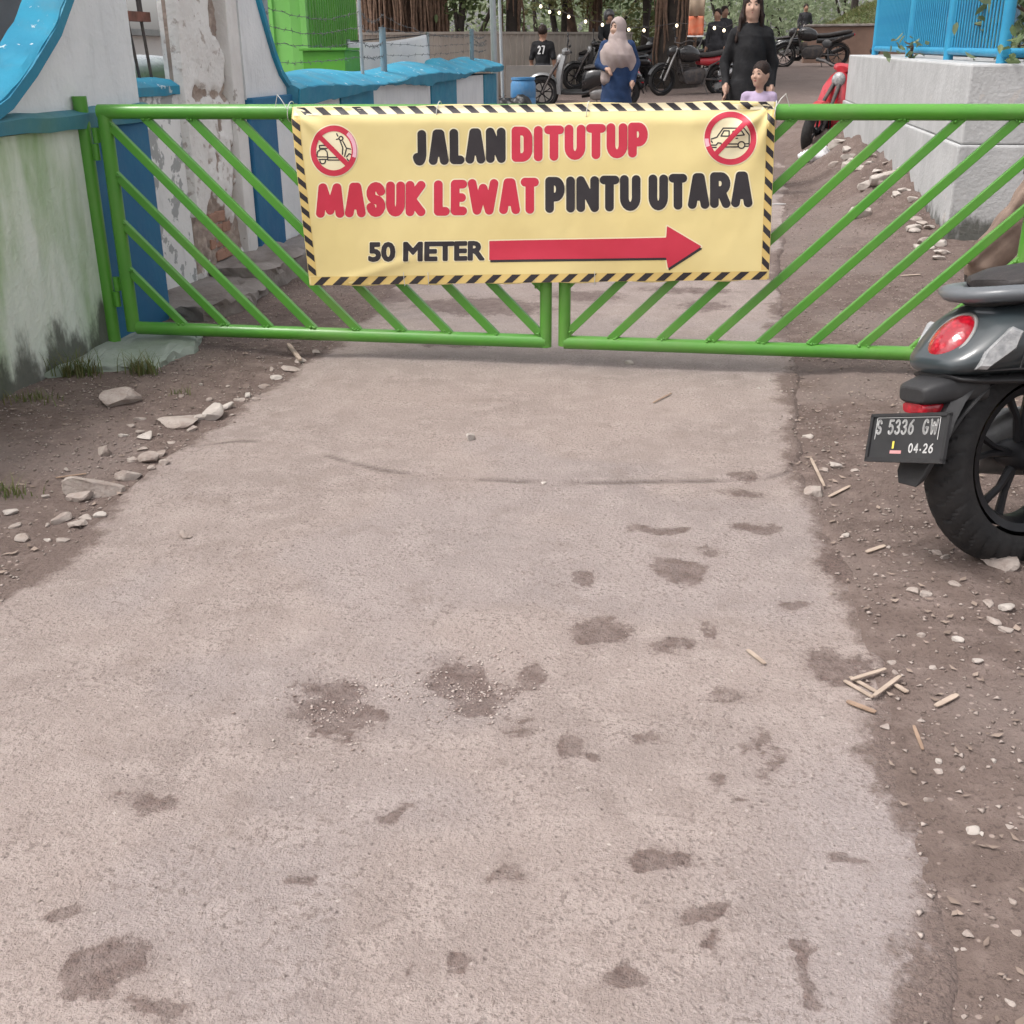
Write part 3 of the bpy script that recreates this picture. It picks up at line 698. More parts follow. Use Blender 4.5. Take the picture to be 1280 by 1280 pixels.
# ================================================================== BANNER
YB = YG - .042
BC = [Yp(364, 134, YB), Yp(970, 126.5, YB), Yp(961, 349, YB), Yp(388, 356.5, YB)]      # top left, top right, bottom right, bottom left
TLx, TLz = BC[0].x, BC[0].z
def wrinkle(x, z):
    """cloth relief (metres towards the viewer) over the banner plane"""
    x = np.asarray(x, float); z = np.asarray(z, float)
    u = (x - BC[0].x) / (BC[1].x - BC[0].x); v = (z - .30) / .63
    w = .015 * fbm(x * 1.6 + 5, z * 2.2, 3, 101) + .006 * fbm(x * 7, z * 4, 3, 103) + .0016 * fbm(x * 24, z * 15, 2, 107)
    d1 = (z - BC[1].z) + (BC[1].x - x) * .75                    # folds raying out of the pulled upper corners
    dA = (x - BC[1].x) ** 2 + (z - BC[1].z) ** 2; dB = (x - BC[0].x) ** 2 + (z - BC[0].z) ** 2
    w = w + .008 * np.exp(-dA / .045) * (1 - np.exp(-dA / .006)) * np.sin(np.arctan2(BC[1].z - z + .001, BC[1].x - x + .001) * 11)
    w = w + .006 * np.exp(-dB / .03) * (1 - np.exp(-dB / .005)) * np.sin(np.arctan2(BC[0].z - z + .001, x - BC[0].x + .001) * 10 + 1)
    w = w + .006 * np.sin(u * 9 + v * 2.5) * sstep(0, .25, v) * sstep(1, .7, v)
    w = w + .004 * np.exp(-((z - (.36 + .35 * (x + 1.2))) / .02) ** 2) * sstep(-1.5, -1.3, x) * sstep(-.9, -1.2, x)
    top = sstep(.86, .93, z)                                      # laid back over the rail at the top edge
    return w - .022 * top * top - .0 + .010
def on_banner(P2, lift):
    """photo-measured banner points -> cloth surface"""
    P2 = np.asarray(P2, float); out = np.empty((len(P2), 3))
    # planar homography of the banner plane, evaluated with the view rays
    u, v = (P2[:, 0] - 640) / F0, -(P2[:, 1] - 640) / F0
    a = u * math.cos(R0) + v * math.sin(R0); b = -u * math.sin(R0) + v * math.cos(R0)
    fy = math.cos(P0) + b * math.sin(P0); fz = -math.sin(P0) + b * math.cos(P0)
    c, s = math.cos(Y0), math.sin(Y0); rx, ry = a * c - fy * s, a * s + fy * c
    t = YB / ry; out[:, 0] = rx * t; out[:, 2] = CAM_H + fz * t
    out[:, 1] = YB - wrinkle(out[:, 0], out[:, 2]) - lift
    return out
M_cloth = mat('pale_yellow_vinyl', (.80, .665, .31), (.76, .62, .27), 2.5, .48, r2=.6, bump=.10, bs=14, dirt=((.62, .48, .22), 4, .30), world=True)
M_pblack = mat('printed_black', (.022, .018, .022), (.035, .03, .034), 9, .42, world=True)
M_pred = mat('printed_red', (.60, .035, .075), (.55, .03, .06), 6, .42, world=True)
M_pochre = mat('printed_ochre', (.70, .52, .19), (.66, .47, .16), 3, .5, world=True)
M_pwhite = mat('printed_pale_halo', (.86, .78, .55), (.84, .74, .48), 6, .5, world=True)
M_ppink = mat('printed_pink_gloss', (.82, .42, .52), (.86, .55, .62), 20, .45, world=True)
ban = thing('banner', 'yellow road-closed banner with red and black lettering tied to the green gate', 'banner', ((BC[0].x + BC[1].x) / 2, YB, BC[3].z))
BL = np.array(ban.location)
Cpx = np.array([(364, 134), (970, 126.5), (961, 349), (388, 356.5)], float)
def bl(u, v):
    u = np.asarray(u)[..., None]; v = np.asarray(v)[..., None]
    return (Cpx[0] * (1 - u) + Cpx[1] * u) * (1 - v) + (Cpx[3] * (1 - u) + Cpx[2] * u) * v
nu, nv = 300, 110
U, Vv = np.meshgrid(np.linspace(0, 1, nu), np.linspace(0, 1, nv), indexing='ij')
P3 = on_banner(bl(U, Vv).reshape(-1, 2), 0)
P3[:, 2] += (.004 * np.sin(U * 40) * (Vv > .98) + .003 * np.sin(U * 23) * (Vv < .02)).ravel()
idx = np.arange(nu * nv).reshape(nu, nv)
Fq = np.stack([idx[:-1, :-1], idx[:-1, 1:], idx[1:, 1:], idx[1:, :-1]], -1).reshape(-1, 4)[:, ::-1]
o = npmesh('cloth', P3 - BL, Fq, M_cloth, ban)
md = o.modifiers.new('thickness', 'SOLIDIFY'); md.thickness = .0012; md.offset = 1
def pad_mesh(V2, Fs, name, m, lift, parent=ban, conv=on_banner, org=BL):
    V3 = conv(np.array(V2), lift) - org
    me = bpy.data.meshes.new(name); me.from_pydata([tuple(p) for p in V3], [], Fs); me.materials.append(m)
    # make all faces look towards the viewer (-Y)
    bm = bmesh.new(); bm.from_mesh(me)
    for f in bm.faces:
        if f.normal.y > 0: f.normal_flip()
    bm.to_mesh(me); bm.free(); shade(me, 180)
    o = bpy.data.objects.new(name, me); COL.objects.link(o); o.parent = parent; return o
def contour(fn, x0, x1, y0, y1, h):
    """filled region fn<0 as polygons cut exactly along the outline"""
    xs = np.arange(x0, x1 + h, h); ys = np.arange(y0, y1 + h, h)
    X, Y = np.meshgrid(xs, ys, indexing='ij'); D = fn(X, Y); V = []; Fs = []; cache = {}
    def vert(x, y):
        k2 = (round(x * 512), round(y * 512))
        if k2 not in cache: cache[k2] = len(V); V.append((x, y))
        return cache[k2]
    cand = np.argwhere((D[:-1, :-1] < 0) | (D[1:, :-1] < 0) | (D[1:, 1:] < 0) | (D[:-1, 1:] < 0))
    for i, j in cand:
        c = [(xs[i], ys[j], D[i, j]), (xs[i + 1], ys[j], D[i + 1, j]), (xs[i + 1], ys[j + 1], D[i + 1, j + 1]), (xs[i], ys[j + 1], D[i, j + 1])]
        poly = []
        for a, b in zip(c, c[1:] + c[:1]):
            if a[2] < 0: poly.append(vert(a[0], a[1]))
            if (a[2] < 0) != (b[2] < 0):
                t = a[2] / (a[2] - b[2]); poly.append(vert(a[0] + (b[0] - a[0]) * t, a[1] + (b[1] - a[1]) * t))
        q = [p for n_, p in enumerate(poly) if p != poly[n_ - 1]]
        if len(set(q)) >= 3: Fs.append(tuple(q))
    return V, Fs
def segd(X, Y, a, b):
    ax, ay = a; bx, by = b; dx, dy = bx - ax, by - ay; L = dx * dx + dy * dy
    t = np.clip(((X - ax) * dx + (Y - ay) * dy) / max(L, 1e-9), 0, 1)
    return np.hypot(X - ax - t * dx, Y - ay - t * dy)
def arc(cx, cy, rx, ry, a0, a1, n=10):
    return [(cx + rx * math.cos(RAD(a0 + (a1 - a0) * i / n)), cy + ry * math.sin(RAD(a0 + (a1 - a0) * i / n))) for i in range(n + 1)]
# stroke alphabet, unit cell: x 0..1, y 0 (foot) .. 1 (head); values are the stroke centre lines
AL = {
 'J': [[(.78, 1), (.78, .28)] + arc(.44, .28, .34, .28, 0, -150)],
 'A': [[(0, 0), (.36, 1), (.64, 1), (1, 0)], [(.2, .3), (.8, .3)]],
 'L': [[(.05, 1), (.05, 0), (.95, 0)]],
 'N': [[(0, 0), (0, 1), (1, 0), (1, 1)]],
 'D': [[(0, 0), (0, 1), (.5, 1)] + arc(.5, .72, .5, .28, 90, 0) + arc(.5, .28, .5, .28, 0, -90) + [(0, 0)]],
 'I': [[(.5, 0), (.5, 1)]],
 'T': [[(0, 1), (1, 1)], [(.5, 1), (.5, 0)]],
 'U': [[(0, 1), (0, .32)] + arc(.5, .32, .5, .32, 180, 360) + [(1, 1)]],
 'P': [[(0, 0), (0, 1), (.55, 1)] + arc(.55, .71, .45, .29, 90, -90) + [(0, .42)]],
 'M': [[(0, 0), (.14, 1), (.5, .12), (.86, 1), (1, 0)]],
 'S': [arc(.5, .74, .5, .26, 15, 270) + arc(.5, .25, .5, .25, 90, -170)],
 'K': [[(0, 0), (0, 1)], [(1, 1), (.1, .48), (1, 0)]],
 'E': [[(1, 1), (0, 1), (0, 0), (1, 0)], [(0, .5), (.85, .5)]],
 'W': [[(0, 1), (.22, 0), (.5, .82), (.78, 0), (1, 1)]],
 'R': [[(0, 0), (0, 1), (.55, 1)] + arc(.55, .74, .45, .26, 90, -90) + [(0, .48)], [(.55, .48), (1, 0)]],
 '5': [[(.95, 1), (.1, 1), (.05, .56)] + arc(.45, .32, .52, .32, 120, -150)],
 '3': [arc(.45, .76, .46, .24, 160, -90) + arc(.45, .26, .5, .26, 90, -160)],
 '6': [[(.85, 1), (.25, .72)] + arc(.5, .3, .5, .3, 150, 510, 20)],
 'G': [arc(.5, .5, .5, .5, 45, 330, 16) + [(.95, .45), (.6, .45)]],
 '0': [arc(.5, .5, .5, .5, 0, 360, 20)], '4': [[(.75, 0), (.75, 1), (0, .3), (1, .3)]],
 '2': [arc(.5, .72, .48, .28, 160, -40) + [(0, 0), (1, 0)]], '7': [[(0, 1), (1, 1), (.35, 0)]],
}
def glyph_fn(lines, r):
    def f(X, Y):
        D = np.full(X.shape, 1e9)
        for ln in lines:
            for a, b in zip(ln, ln[1:]): D = np.minimum(D, segd(X, Y, a, b))
        return D - r
    return f
def word(txt, boxes, r, m, lift, halo=None, name='lettering', asp=1., parent=ban, conv=on_banner, org=BL, h=.55, lab=None):
    """boxes: per letter (left, right, head y, foot y) of the inked letter in banner coordinates"""
    V, Fs, HV, HF = [], [], [], []
    for ch, (x0, x1, yt, yb) in zip(txt, boxes):
        X0, X1, Y0_, Y1_ = x0 + r, x1 - r, yb - r, yt + r
        ln = [[(X0 + (X1 - X0) * p[0], Y0_ + (Y1_ - Y0_) * p[1]) for p in l] for l in AL[ch]]
        mx, my = (min(x0, x1) - 4, max(x0, x1) + 4), (min(yt, yb) - 4, max(yt, yb) + 4)
        if halo:
            v, f = contour(glyph_fn(ln, r + halo), mx[0], mx[1], my[0], my[1], h); o_ = len(HV); HV += v; HF += [tuple(i + o_ for i in q) for q in f]
        v, f = contour(glyph_fn(ln, r), mx[0], mx[1], my[0], my[1], h); o_ = len(V); V += v; Fs += [tuple(i + o_ for i in q) for q in f]
    ob = pad_mesh(V, Fs, name, m, lift, parent, conv, org)
    if lab: ob['label'] = lab
    return ob, (HV, HF)
def boxes(txt, xa, xb, ya, yb, ha, hb, wts, gap):
    """spread letters between xa..xb; head line ya->yb, heights ha->hb"""
    tot = sum(wts[c] for c in txt) ; av = (xb - xa) - gap * (len(txt) - 1); x = xa; out = []
    for c in txt:
        w = wts[c] * av / tot; t = (x + w / 2 - xa) / (xb - xa)
        y = ya + (yb - ya) * t; h = ha + (hb - ha) * t; out.append((x, x + w, y, y + h)); x += w + gap
    return out
WT = dict(J=.9, A=1.1, L=.86, N=1.1, D=1, I=.5, T=.95, U=1, P=.95, M=1.5, S=1, K=1.05, E=.85, W=1.6, R=1.05)
RB = 5.45
halos = ([], [])
def add_halo(hv):
    n = len(halos[0]); halos[0].extend(hv[0]); halos[1].extend(tuple(i + n for i in q) for q in hv[1])
for txt, xa, xb, ya, yb, ha, hb, m, lab in [
    ('JALAN', 515.5, 632.5, 162.5, 159, 44.5, 44.0, M_pblack, 'black word JALAN'), ('DITUTUP', 640, 810, 158.5, 152.5, 44, 43.5, M_pred, 'red word DITUTUP'),
    ('MASUK', 396.5, 532.5, 229, 225.5, 43, 44, M_pred, 'red word MASUK'), ('LEWAT', 542.5, 674, 225.5, 221.5, 44, 45, M_pred, 'red word LEWAT'),
    ('PINTU', 682, 801, 221, 218, 45, 44.5, M_pblack, 'black word PINTU'), ('UTARA', 811, 940.5, 218, 213.5, 44.5, 44.5, M_pblack, 'black word UTARA')]:
    bx = boxes(txt, xa, xb, ya, yb, ha, hb, WT, .9)
    add_halo(word(txt, bx, RB, m, .0012, 1.6, lab=lab)[1])
# '50 METER' in a plain bold grotesque
tc = bpy.data.curves.new('t', 'FONT'); tc.body = '50 METER'; tc.size = 1; tc.fill_mode = 'FRONT'; tc.resolution_u = 3
to = bpy.data.objects.new('t', tc); COL.objects.link(to); dg = bpy.context.evaluated_depsgraph_get(); dg.update()
tm = to.evaluated_get(dg).to_mesh(); tv = np.array([tuple(v.co)[:2] for v in tm.vertices]); tf = [tuple(p.vertices) for p in tm.polygons]
lo_, hi_ = tv.min(0), tv.max(0); tn = (tv - lo_) / (hi_ - lo_)
def placed(tn, x0, x1, yt0, yt1, h): return [(x0 + (x1 - x0) * a, yt0 + (yt1 - yt0) * a + h * (1 - b)) for a, b in tn]
tp = placed(tn, 463, 604.5, 303.4, 302, 21.8); ecount = {}
for f in tf:
    for i, j in zip(f, f[1:] + f[:1]): ecount[(min(i, j), max(i, j))] = ecount.get((min(i, j), max(i, j)), 0) + 1
bseg = [(tp[i], tp[j]) for (i, j), c in ecount.items() if c == 1]
def text_fn(X, Y):
    D = np.full(X.shape, 1e9); ins = np.zeros(X.shape, bool)
    for a, b in bseg:
        D = np.minimum(D, segd(X, Y, a, b))
        if a[1] != b[1]: ins ^= ((a[1] > Y) != (b[1] > Y)) & (X < (b[0] - a[0]) * (Y - a[1]) / (b[1] - a[1]) + a[0])
    return np.where(ins, -D, D)
v_, f_ = contour(lambda X, Y: text_fn(X, Y) - 1.6, 458, 610, 297, 330, .5)
ob = pad_mesh(v_, f_, 'lettering', M_pblack, .0013); ob['label'] = 'black words 50 METER'
v_, f_ = contour(lambda X, Y: text_fn(X, Y) - 2.7, 456, 612, 296, 331, .7); add_halo((v_, f_))
to.evaluated_get(dg).to_mesh_clear()
bpy.data.objects.remove(to); 
# arrow with dark drop edge
ARW = [(612, 301), (833, 296), (834, 281.5), (877, 307), (835, 334.5), (833, 321), (612, 324.6)]
def dense(poly, n=24):
    out = []
    for a, b in zip(poly, poly[1:] + poly[:1]):
        for i in range(n): out.append((a[0] + (b[0] - a[0]) * i / n, a[1] + (b[1] - a[1]) * i / n))
    return out
def poly_fn(poly):
    def f(X, Y):
        D = np.full(X.shape, 1e9); ins = np.zeros(X.shape, bool)
        for a, b in zip(poly, poly[1:] + poly[:1]):
            D = np.minimum(D, segd(X, Y, a, b))
            with np.errstate(divide='ignore', invalid='ignore'):
                cr = ((a[1] > Y) != (b[1] > Y)) & (X < (b[0] - a[0]) * (Y - a[1]) / (b[1] - a[1] + 1e-12) + a[0])
            ins ^= cr
        return np.where(ins, -D, D)
    return f
def region(fn, bb, m, lift, name, h=1.1, lab=None):
    V, Fs = contour(fn, bb[0], bb[1], bb[2], bb[3], h); o = pad_mesh(V, Fs, name, m, lift)
    if lab: o['label'] = lab
    return o
region(poly_fn([(x + 1.2, y + 3.0) for x, y in ARW]), (608, 882, 278, 340), M_pblack, .0010, 'arrow_edge')
region(poly_fn(ARW), (608, 880, 278, 337), M_pred, .0014, 'arrow', lab='red arrow pointing right')
v, f = contour(lambda X, Y: poly_fn(ARW)(X, Y) - 1.5, 606, 884, 277, 340, 1.3); add_halo((v, f))
# prohibition signs
def ring(cx, cy, rx, ry, wd, ang, gl0, gl1):
    q = lambda X, Y: np.hypot((X - cx) / rx, (Y - cy) / ry)
    ca, sa = math.cos(RAD(ang)), math.sin(RAD(ang)); rr = wd / rx
    def f(X, Y):
        k = q(X, Y); d = np.maximum(k - 1, (1 - rr) - k) * rx
        e = np.abs(-(X - cx) * sa + (Y - cy) * ca) - 3.1
        return np.minimum(d, np.maximum(e, (k - 1) * rx))
    bb = (cx - rx - 3, cx + rx + 3, cy - ry - 3, cy + ry + 3)
    region(f, bb, M_pred, .0017, 'prohibition_ring', .6, 'red ring with slash')
    v, fs = contour(lambda X, Y: (q(X, Y) - 1) * rx - 1.4, bb[0], bb[1], bb[2], bb[3], .8); add_halo((v, fs))
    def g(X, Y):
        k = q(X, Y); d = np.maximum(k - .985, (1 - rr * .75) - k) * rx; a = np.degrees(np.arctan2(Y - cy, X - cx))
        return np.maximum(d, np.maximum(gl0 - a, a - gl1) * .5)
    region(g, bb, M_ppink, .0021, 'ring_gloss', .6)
ring(419, 188, 28.8, 31.5, 6.6, 45, -52, 18)
ring(913, 172.6, 32.4, 33.2, 7, -47, 160, 220)
def icon(lines, r, bb, name, lab):
    region(glyph_fn(lines, r), bb, M_pblack, .0013, name, .45, lab)
def sc(pts, ox, oy, k): return [(ox + x / k, oy + y / k) for x, y in pts]
o1 = lambda pts: sc(pts, 370, 130, 12.8)
icon([o1([(395, 660), (470, 655), (620, 690)]), o1([(395, 660), (395, 705), (520, 705)]), o1([(355, 830), (365, 760), (410, 720), (480, 715), (520, 760), (530, 840)]), o1([(370, 840), (530, 840), (530, 880), (390, 880)]),
      o1(arc(450, 900, 45, 50, 0, 180)), o1([(530, 850), (720, 850)]), o1([(530, 890), (730, 890)]), o1([(730, 590), (770, 690), (765, 800)]), o1([(770, 590), (830, 700), (800, 830)]), o1([(830, 700), (895, 715)]),
      o1(arc(740, 545, 32, 32, 0, 360)), o1([(670, 470), (690, 510)]), o1([(670, 560), (710, 550)]), o1([(830, 840), (870, 790), (900, 800)]), o1([(840, 870), (860, 900)])], .75, (393, 446, 160, 212), 'scooter_icon', 'line drawing of a scooter')
o2 = lambda pts: sc(pts, 860, 130, 10.667)
icon([o2([(310, 465), (385, 440), (470, 320), (745, 318), (815, 410), (815, 560)]), o2([(440, 425), (480, 355), (548, 355), (548, 425), (440, 425)]), o2([(585, 425), (600, 360), (715, 355), (750, 410), (585, 425)]),
      o2([(310, 545), (375, 545), (400, 515), (440, 520), (460, 570), (660, 570)]), o2([(530, 530), (665, 530)]), o2([(310, 575), (375, 575)]), o2(arc(712, 545, 45, 45, 0, 360, 20)), o2([(765, 530), (815, 528)]), o2([(765, 562), (800, 562)]), o2([(640, 455), (660, 453)]), o2([(310, 490), (325, 510)])],
     .8, (886, 940, 155, 192), 'car_icon', 'line drawing of a car')
pad_mesh(halos[0], halos[1], 'letter_halo', M_pwhite, .0006)
# hazard stripes around the edge
def strip_uv(e, a, b, w0, w1, sl_):
    """one slanted stripe between a..b along edge e"""
    qs = []
    for s0, wv in ((a, w0), (b, w0), (b + sl_, w1), (a + sl_, w1)):
        qs.append((s0, wv))
    return qs
def edge_pt(e, s, w):      # s 0..1 along the edge, w in pixels inwards
    if e == 'top': u, v = s, w / 222
    elif e == 'bottom': u, v = s, 1 - w / 210
    elif e == 'left': u, v = w / 590, s
    else: u, v = 1 - w / 590, s
    return tuple(bl(np.array(u), np.array(v)))
for e, n, slant in (('top', 26, 1), ('bottom', 24, 1), ('left', 11, 1), ('right', 10, -1)):
    wd = 10.5
    V, Fs = [], []
    a0, a1 = (.004, .996) if e in ('top', 'bottom') else (.051, .945)
    for i in range(40):
        for j in range(3):
            for (s0, w) in ((i / 40, j / 3), ((i + 1) / 40, j / 3), ((i + 1) / 40, (j + 1) / 3), (i / 40, (j + 1) / 3)): V.append(edge_pt(e, a0 + (a1 - a0) * s0, .3 + (wd - .3) * w))
            k = len(V); Fs.append((k - 4, k - 3, k - 2, k - 1))
    pad_mesh(V, Fs, 'hazard_border', M_pochre if e != 'top' else M_pwhite, .0006 if e in ('top', 'bottom') else .0005)
    stp = (a1 - a0) / n; slo = stp * .48 * slant
    for i in range(n):
        a = a0 + stp * (i + .12); b = a + stp * .46
        V, Fs = [], []
        for p in range(4):
            for q in range(4):
                def pt(pp, qq): return edge_pt(e, min(max(a + (b - a) * pp / 4 + slo * qq / 4 + (stp * .48 if slant < 0 else 0), a0), a1), .5 + (wd - 1.1) * qq / 4)
                V += [pt(p, q), pt(p + 1, q), pt(p + 1, q + 1), pt(p, q + 1)]; k = len(V); Fs.append((k - 4, k - 3, k - 2, k - 1))
        pad_mesh(V, Fs, 'hazard_stripe', M_pblack, .0012 if e in ('top', 'bottom') else .0010)
M_string = mat('white_plastic_string', (.7, .7, .66), rough=.6)
for (px, py, dx) in ((366, 138, -1), (967, 131, 1), (540, 352, 0), (745, 351, 0), (510, 352, 0), (549, 131, 0), (735, 129, 0)):
    c = Yp(px, py, YG); s = MB()
    if py < 200:
        s.tube([(c.x + .034 * math.sin(t) * .12 + dx * .004, YG - .006 + .040 * math.cos(t), ZT + .036 * math.sin(t)) for t in np.linspace(.4, 5.9, 14)], .0016, 5)
        if dx: s.tube([(c.x, YG - .052, ZT + .01), (c.x + dx * .02, YG - .056, ZT + .045), (c.x + dx * .035, YG - .05, ZT + .06), (c.x + dx * .05, YG - .04, ZT + .02)], .0015, 5)
    else: s.tube([(c.x, YG - .058, c.z + .045), (c.x + .001, YG - .059, c.z + .02), (c.x, YG - .05, c.z - .006), (c.x, YG - .02, c.z + .0)], .0014, 5)
    s.build('tie_string', M_string, ban, smooth=60)

# ================================================================== TWO-WHEELERS
M_tyre = mat('tyre_rubber', (.012, .012, .013), (.022, .021, .021), 20, .72, bump=.2, bs=90, dirt=((.06, .048, .042), 6, .2))
M_rim = mat('black_alloy', (.02, .021, .024), (.03, .03, .033), 12, .38, metal=.5)
M_plas = mat('black_plastic', (.017, .017, .019), (.03, .03, .031), 9, .5, bump=.08, bs=120, dirt=((.07, .058, .05), 5, .12))
M_chrome = mat('chrome', (.6, .6, .62), (.5, .5, .52), 8, .16, metal=1.)
M_alu = mat('dull_aluminium', (.38, .37, .36), (.26, .255, .25), 14, .42, metal=.8)
M_seat = mat('black_vinyl_seat', (.022, .019, .019), (.035, .029, .028), 14, .55, bump=.12, bs=150)
M_grab = mat('satin_grey_paint', (.13, .14, .15), (.10, .11, .12), 6, .32, coat=.2)
M_clear = mat('clear_lamp', (.40, .40, .40), (.22, .225, .23), 45, .10, coat=.6, bump=.25, bs=120)
def red_lens():
    m, nt, b = newmat('red_lamp_lens'); p = nt.obj()
    vo = nt.n('ShaderNodeTexVoronoi', i_Vector=p, i_Scale=70.).outputs[0]
    link(nt, nt.mix(nt.mr(vo, .2, .6), (.46, .009, .022), (.30, .005, .015)), b, 'Base Color'); b.inputs['Roughness'].default_value = .08
    b.inputs['Coat Weight'].default_value = .8; b.inputs['Coat Roughness'].default_value = .03
    link(nt, nt.n('ShaderNodeBump', i_Strength=.25, i_Distance=.01, i_Height=vo).outputs[0], b, 'Normal'); return m
M_redlens = red_lens()
M_platebk = mat('black_number_plate', (.025, .025, .027), (.035, .035, .036), 12, .45)
M_platewh = mat('white_plate_print', (.75, .75, .74), rough=.5)
def paint(name, c, rough=.22): return mat(name, c, tuple(x * .9 for x in c), 4, rough, coat=.6, dirt=((.12, .10, .09), 4, .18))
def sup(x, hw, zb, zt, n=28, e=2.5, yc=0.):
    zc, hh = (zb + zt) / 2, (zt - zb) / 2; out = []
    for i in range(n):
        a = 2 * math.pi * i / n; c, s = math.cos(a), math.sin(a)
        out.append((x, yc + hw * math.copysign(abs(c) ** (2 / e), c), zc + hh * math.copysign(abs(s) ** (2 / e), s)))
    return out
def wheel(par, c, R, wd, rimR, spokes=5, fine=False):
    n = 340 if fine else 48; prof = []
    for i in range(21):
        a = -math.pi * .5 * 1.22 + math.pi * 1.22 * i / 20
        prof.append((R - .5 * wd * .95 + .5 * wd * .95 * math.cos(a) if abs(a) < math.pi / 2 else R - .5 * wd * .95 + .6 * wd * math.cos(a), .5 * wd * math.sin(a) if abs(a) < math.pi / 2 else .5 * wd * math.copysign(1 - .25 * (abs(a) - math.pi / 2), a)))
    prof = [(max(r, rimR), h) for r, h in prof]
    def tread(a, r, h):
        if r < R - wd * .42 or abs(h) < .004: return r
        t = (a * 17 / math.pi + (abs(h) / wd) * 2.6 * (1 if h > 0 else 1) + (.5 if h > 0 else 0)) % 1.0
        return r - (.0055 if t < .26 and abs(h) > wd * .10 else 0)
    ty = MB().lathe(prof, n, c, 'Y', tread if fine else None).build('wheel', M_tyre, par, world=False, smooth=30)
    ty['label'] = 'black tyre'
    r = MB(); w2 = wd * .36
    r.lathe([(rimR + .006, -w2), (rimR + .010, -w2 - .006), (rimR - .008, -w2), (rimR - .018, -w2 * .5), (rimR - .018, w2 * .5), (rimR - .008, w2), (rimR + .010, w2 + .006), (rimR + .006, w2)], 48, c, 'Y', closed=True)
    r.lathe([(0, -.045), (.028, -.045), (.034, -.03), (.034, .03), (.028, .045), (0, .045)], 20, c, 'Y')
    for i in range(spokes):
        a = 2 * math.pi * i / spokes + .35
        for da in (-.22, .22):
            p0 = Vector((c[0] + .026 * math.cos(a), c[1], c[2] + .026 * math.sin(a))); mid = Vector((c[0] + rimR * .55 * math.cos(a + da * .5), c[1] - .004, c[2] + rimR * .55 * math.sin(a + da * .5)))
            p1 = Vector((c[0] + (rimR - .012) * math.cos(a + da), c[1], c[2] + (rimR - .012) * math.sin(a + da)))
            r.tube([p0, mid, p1], [.013, .0095, .012], 6, sq=(1.0, .75))
    r.build('rim', M_rim, ty, world=False, smooth=40)
    MB().lathe([(.0, -.052), (.014, -.052), (.014, -.044), (.0, -.044)], 6, c, 'Y').build('axle_nut', M_alu, ty, world=False)
    return ty
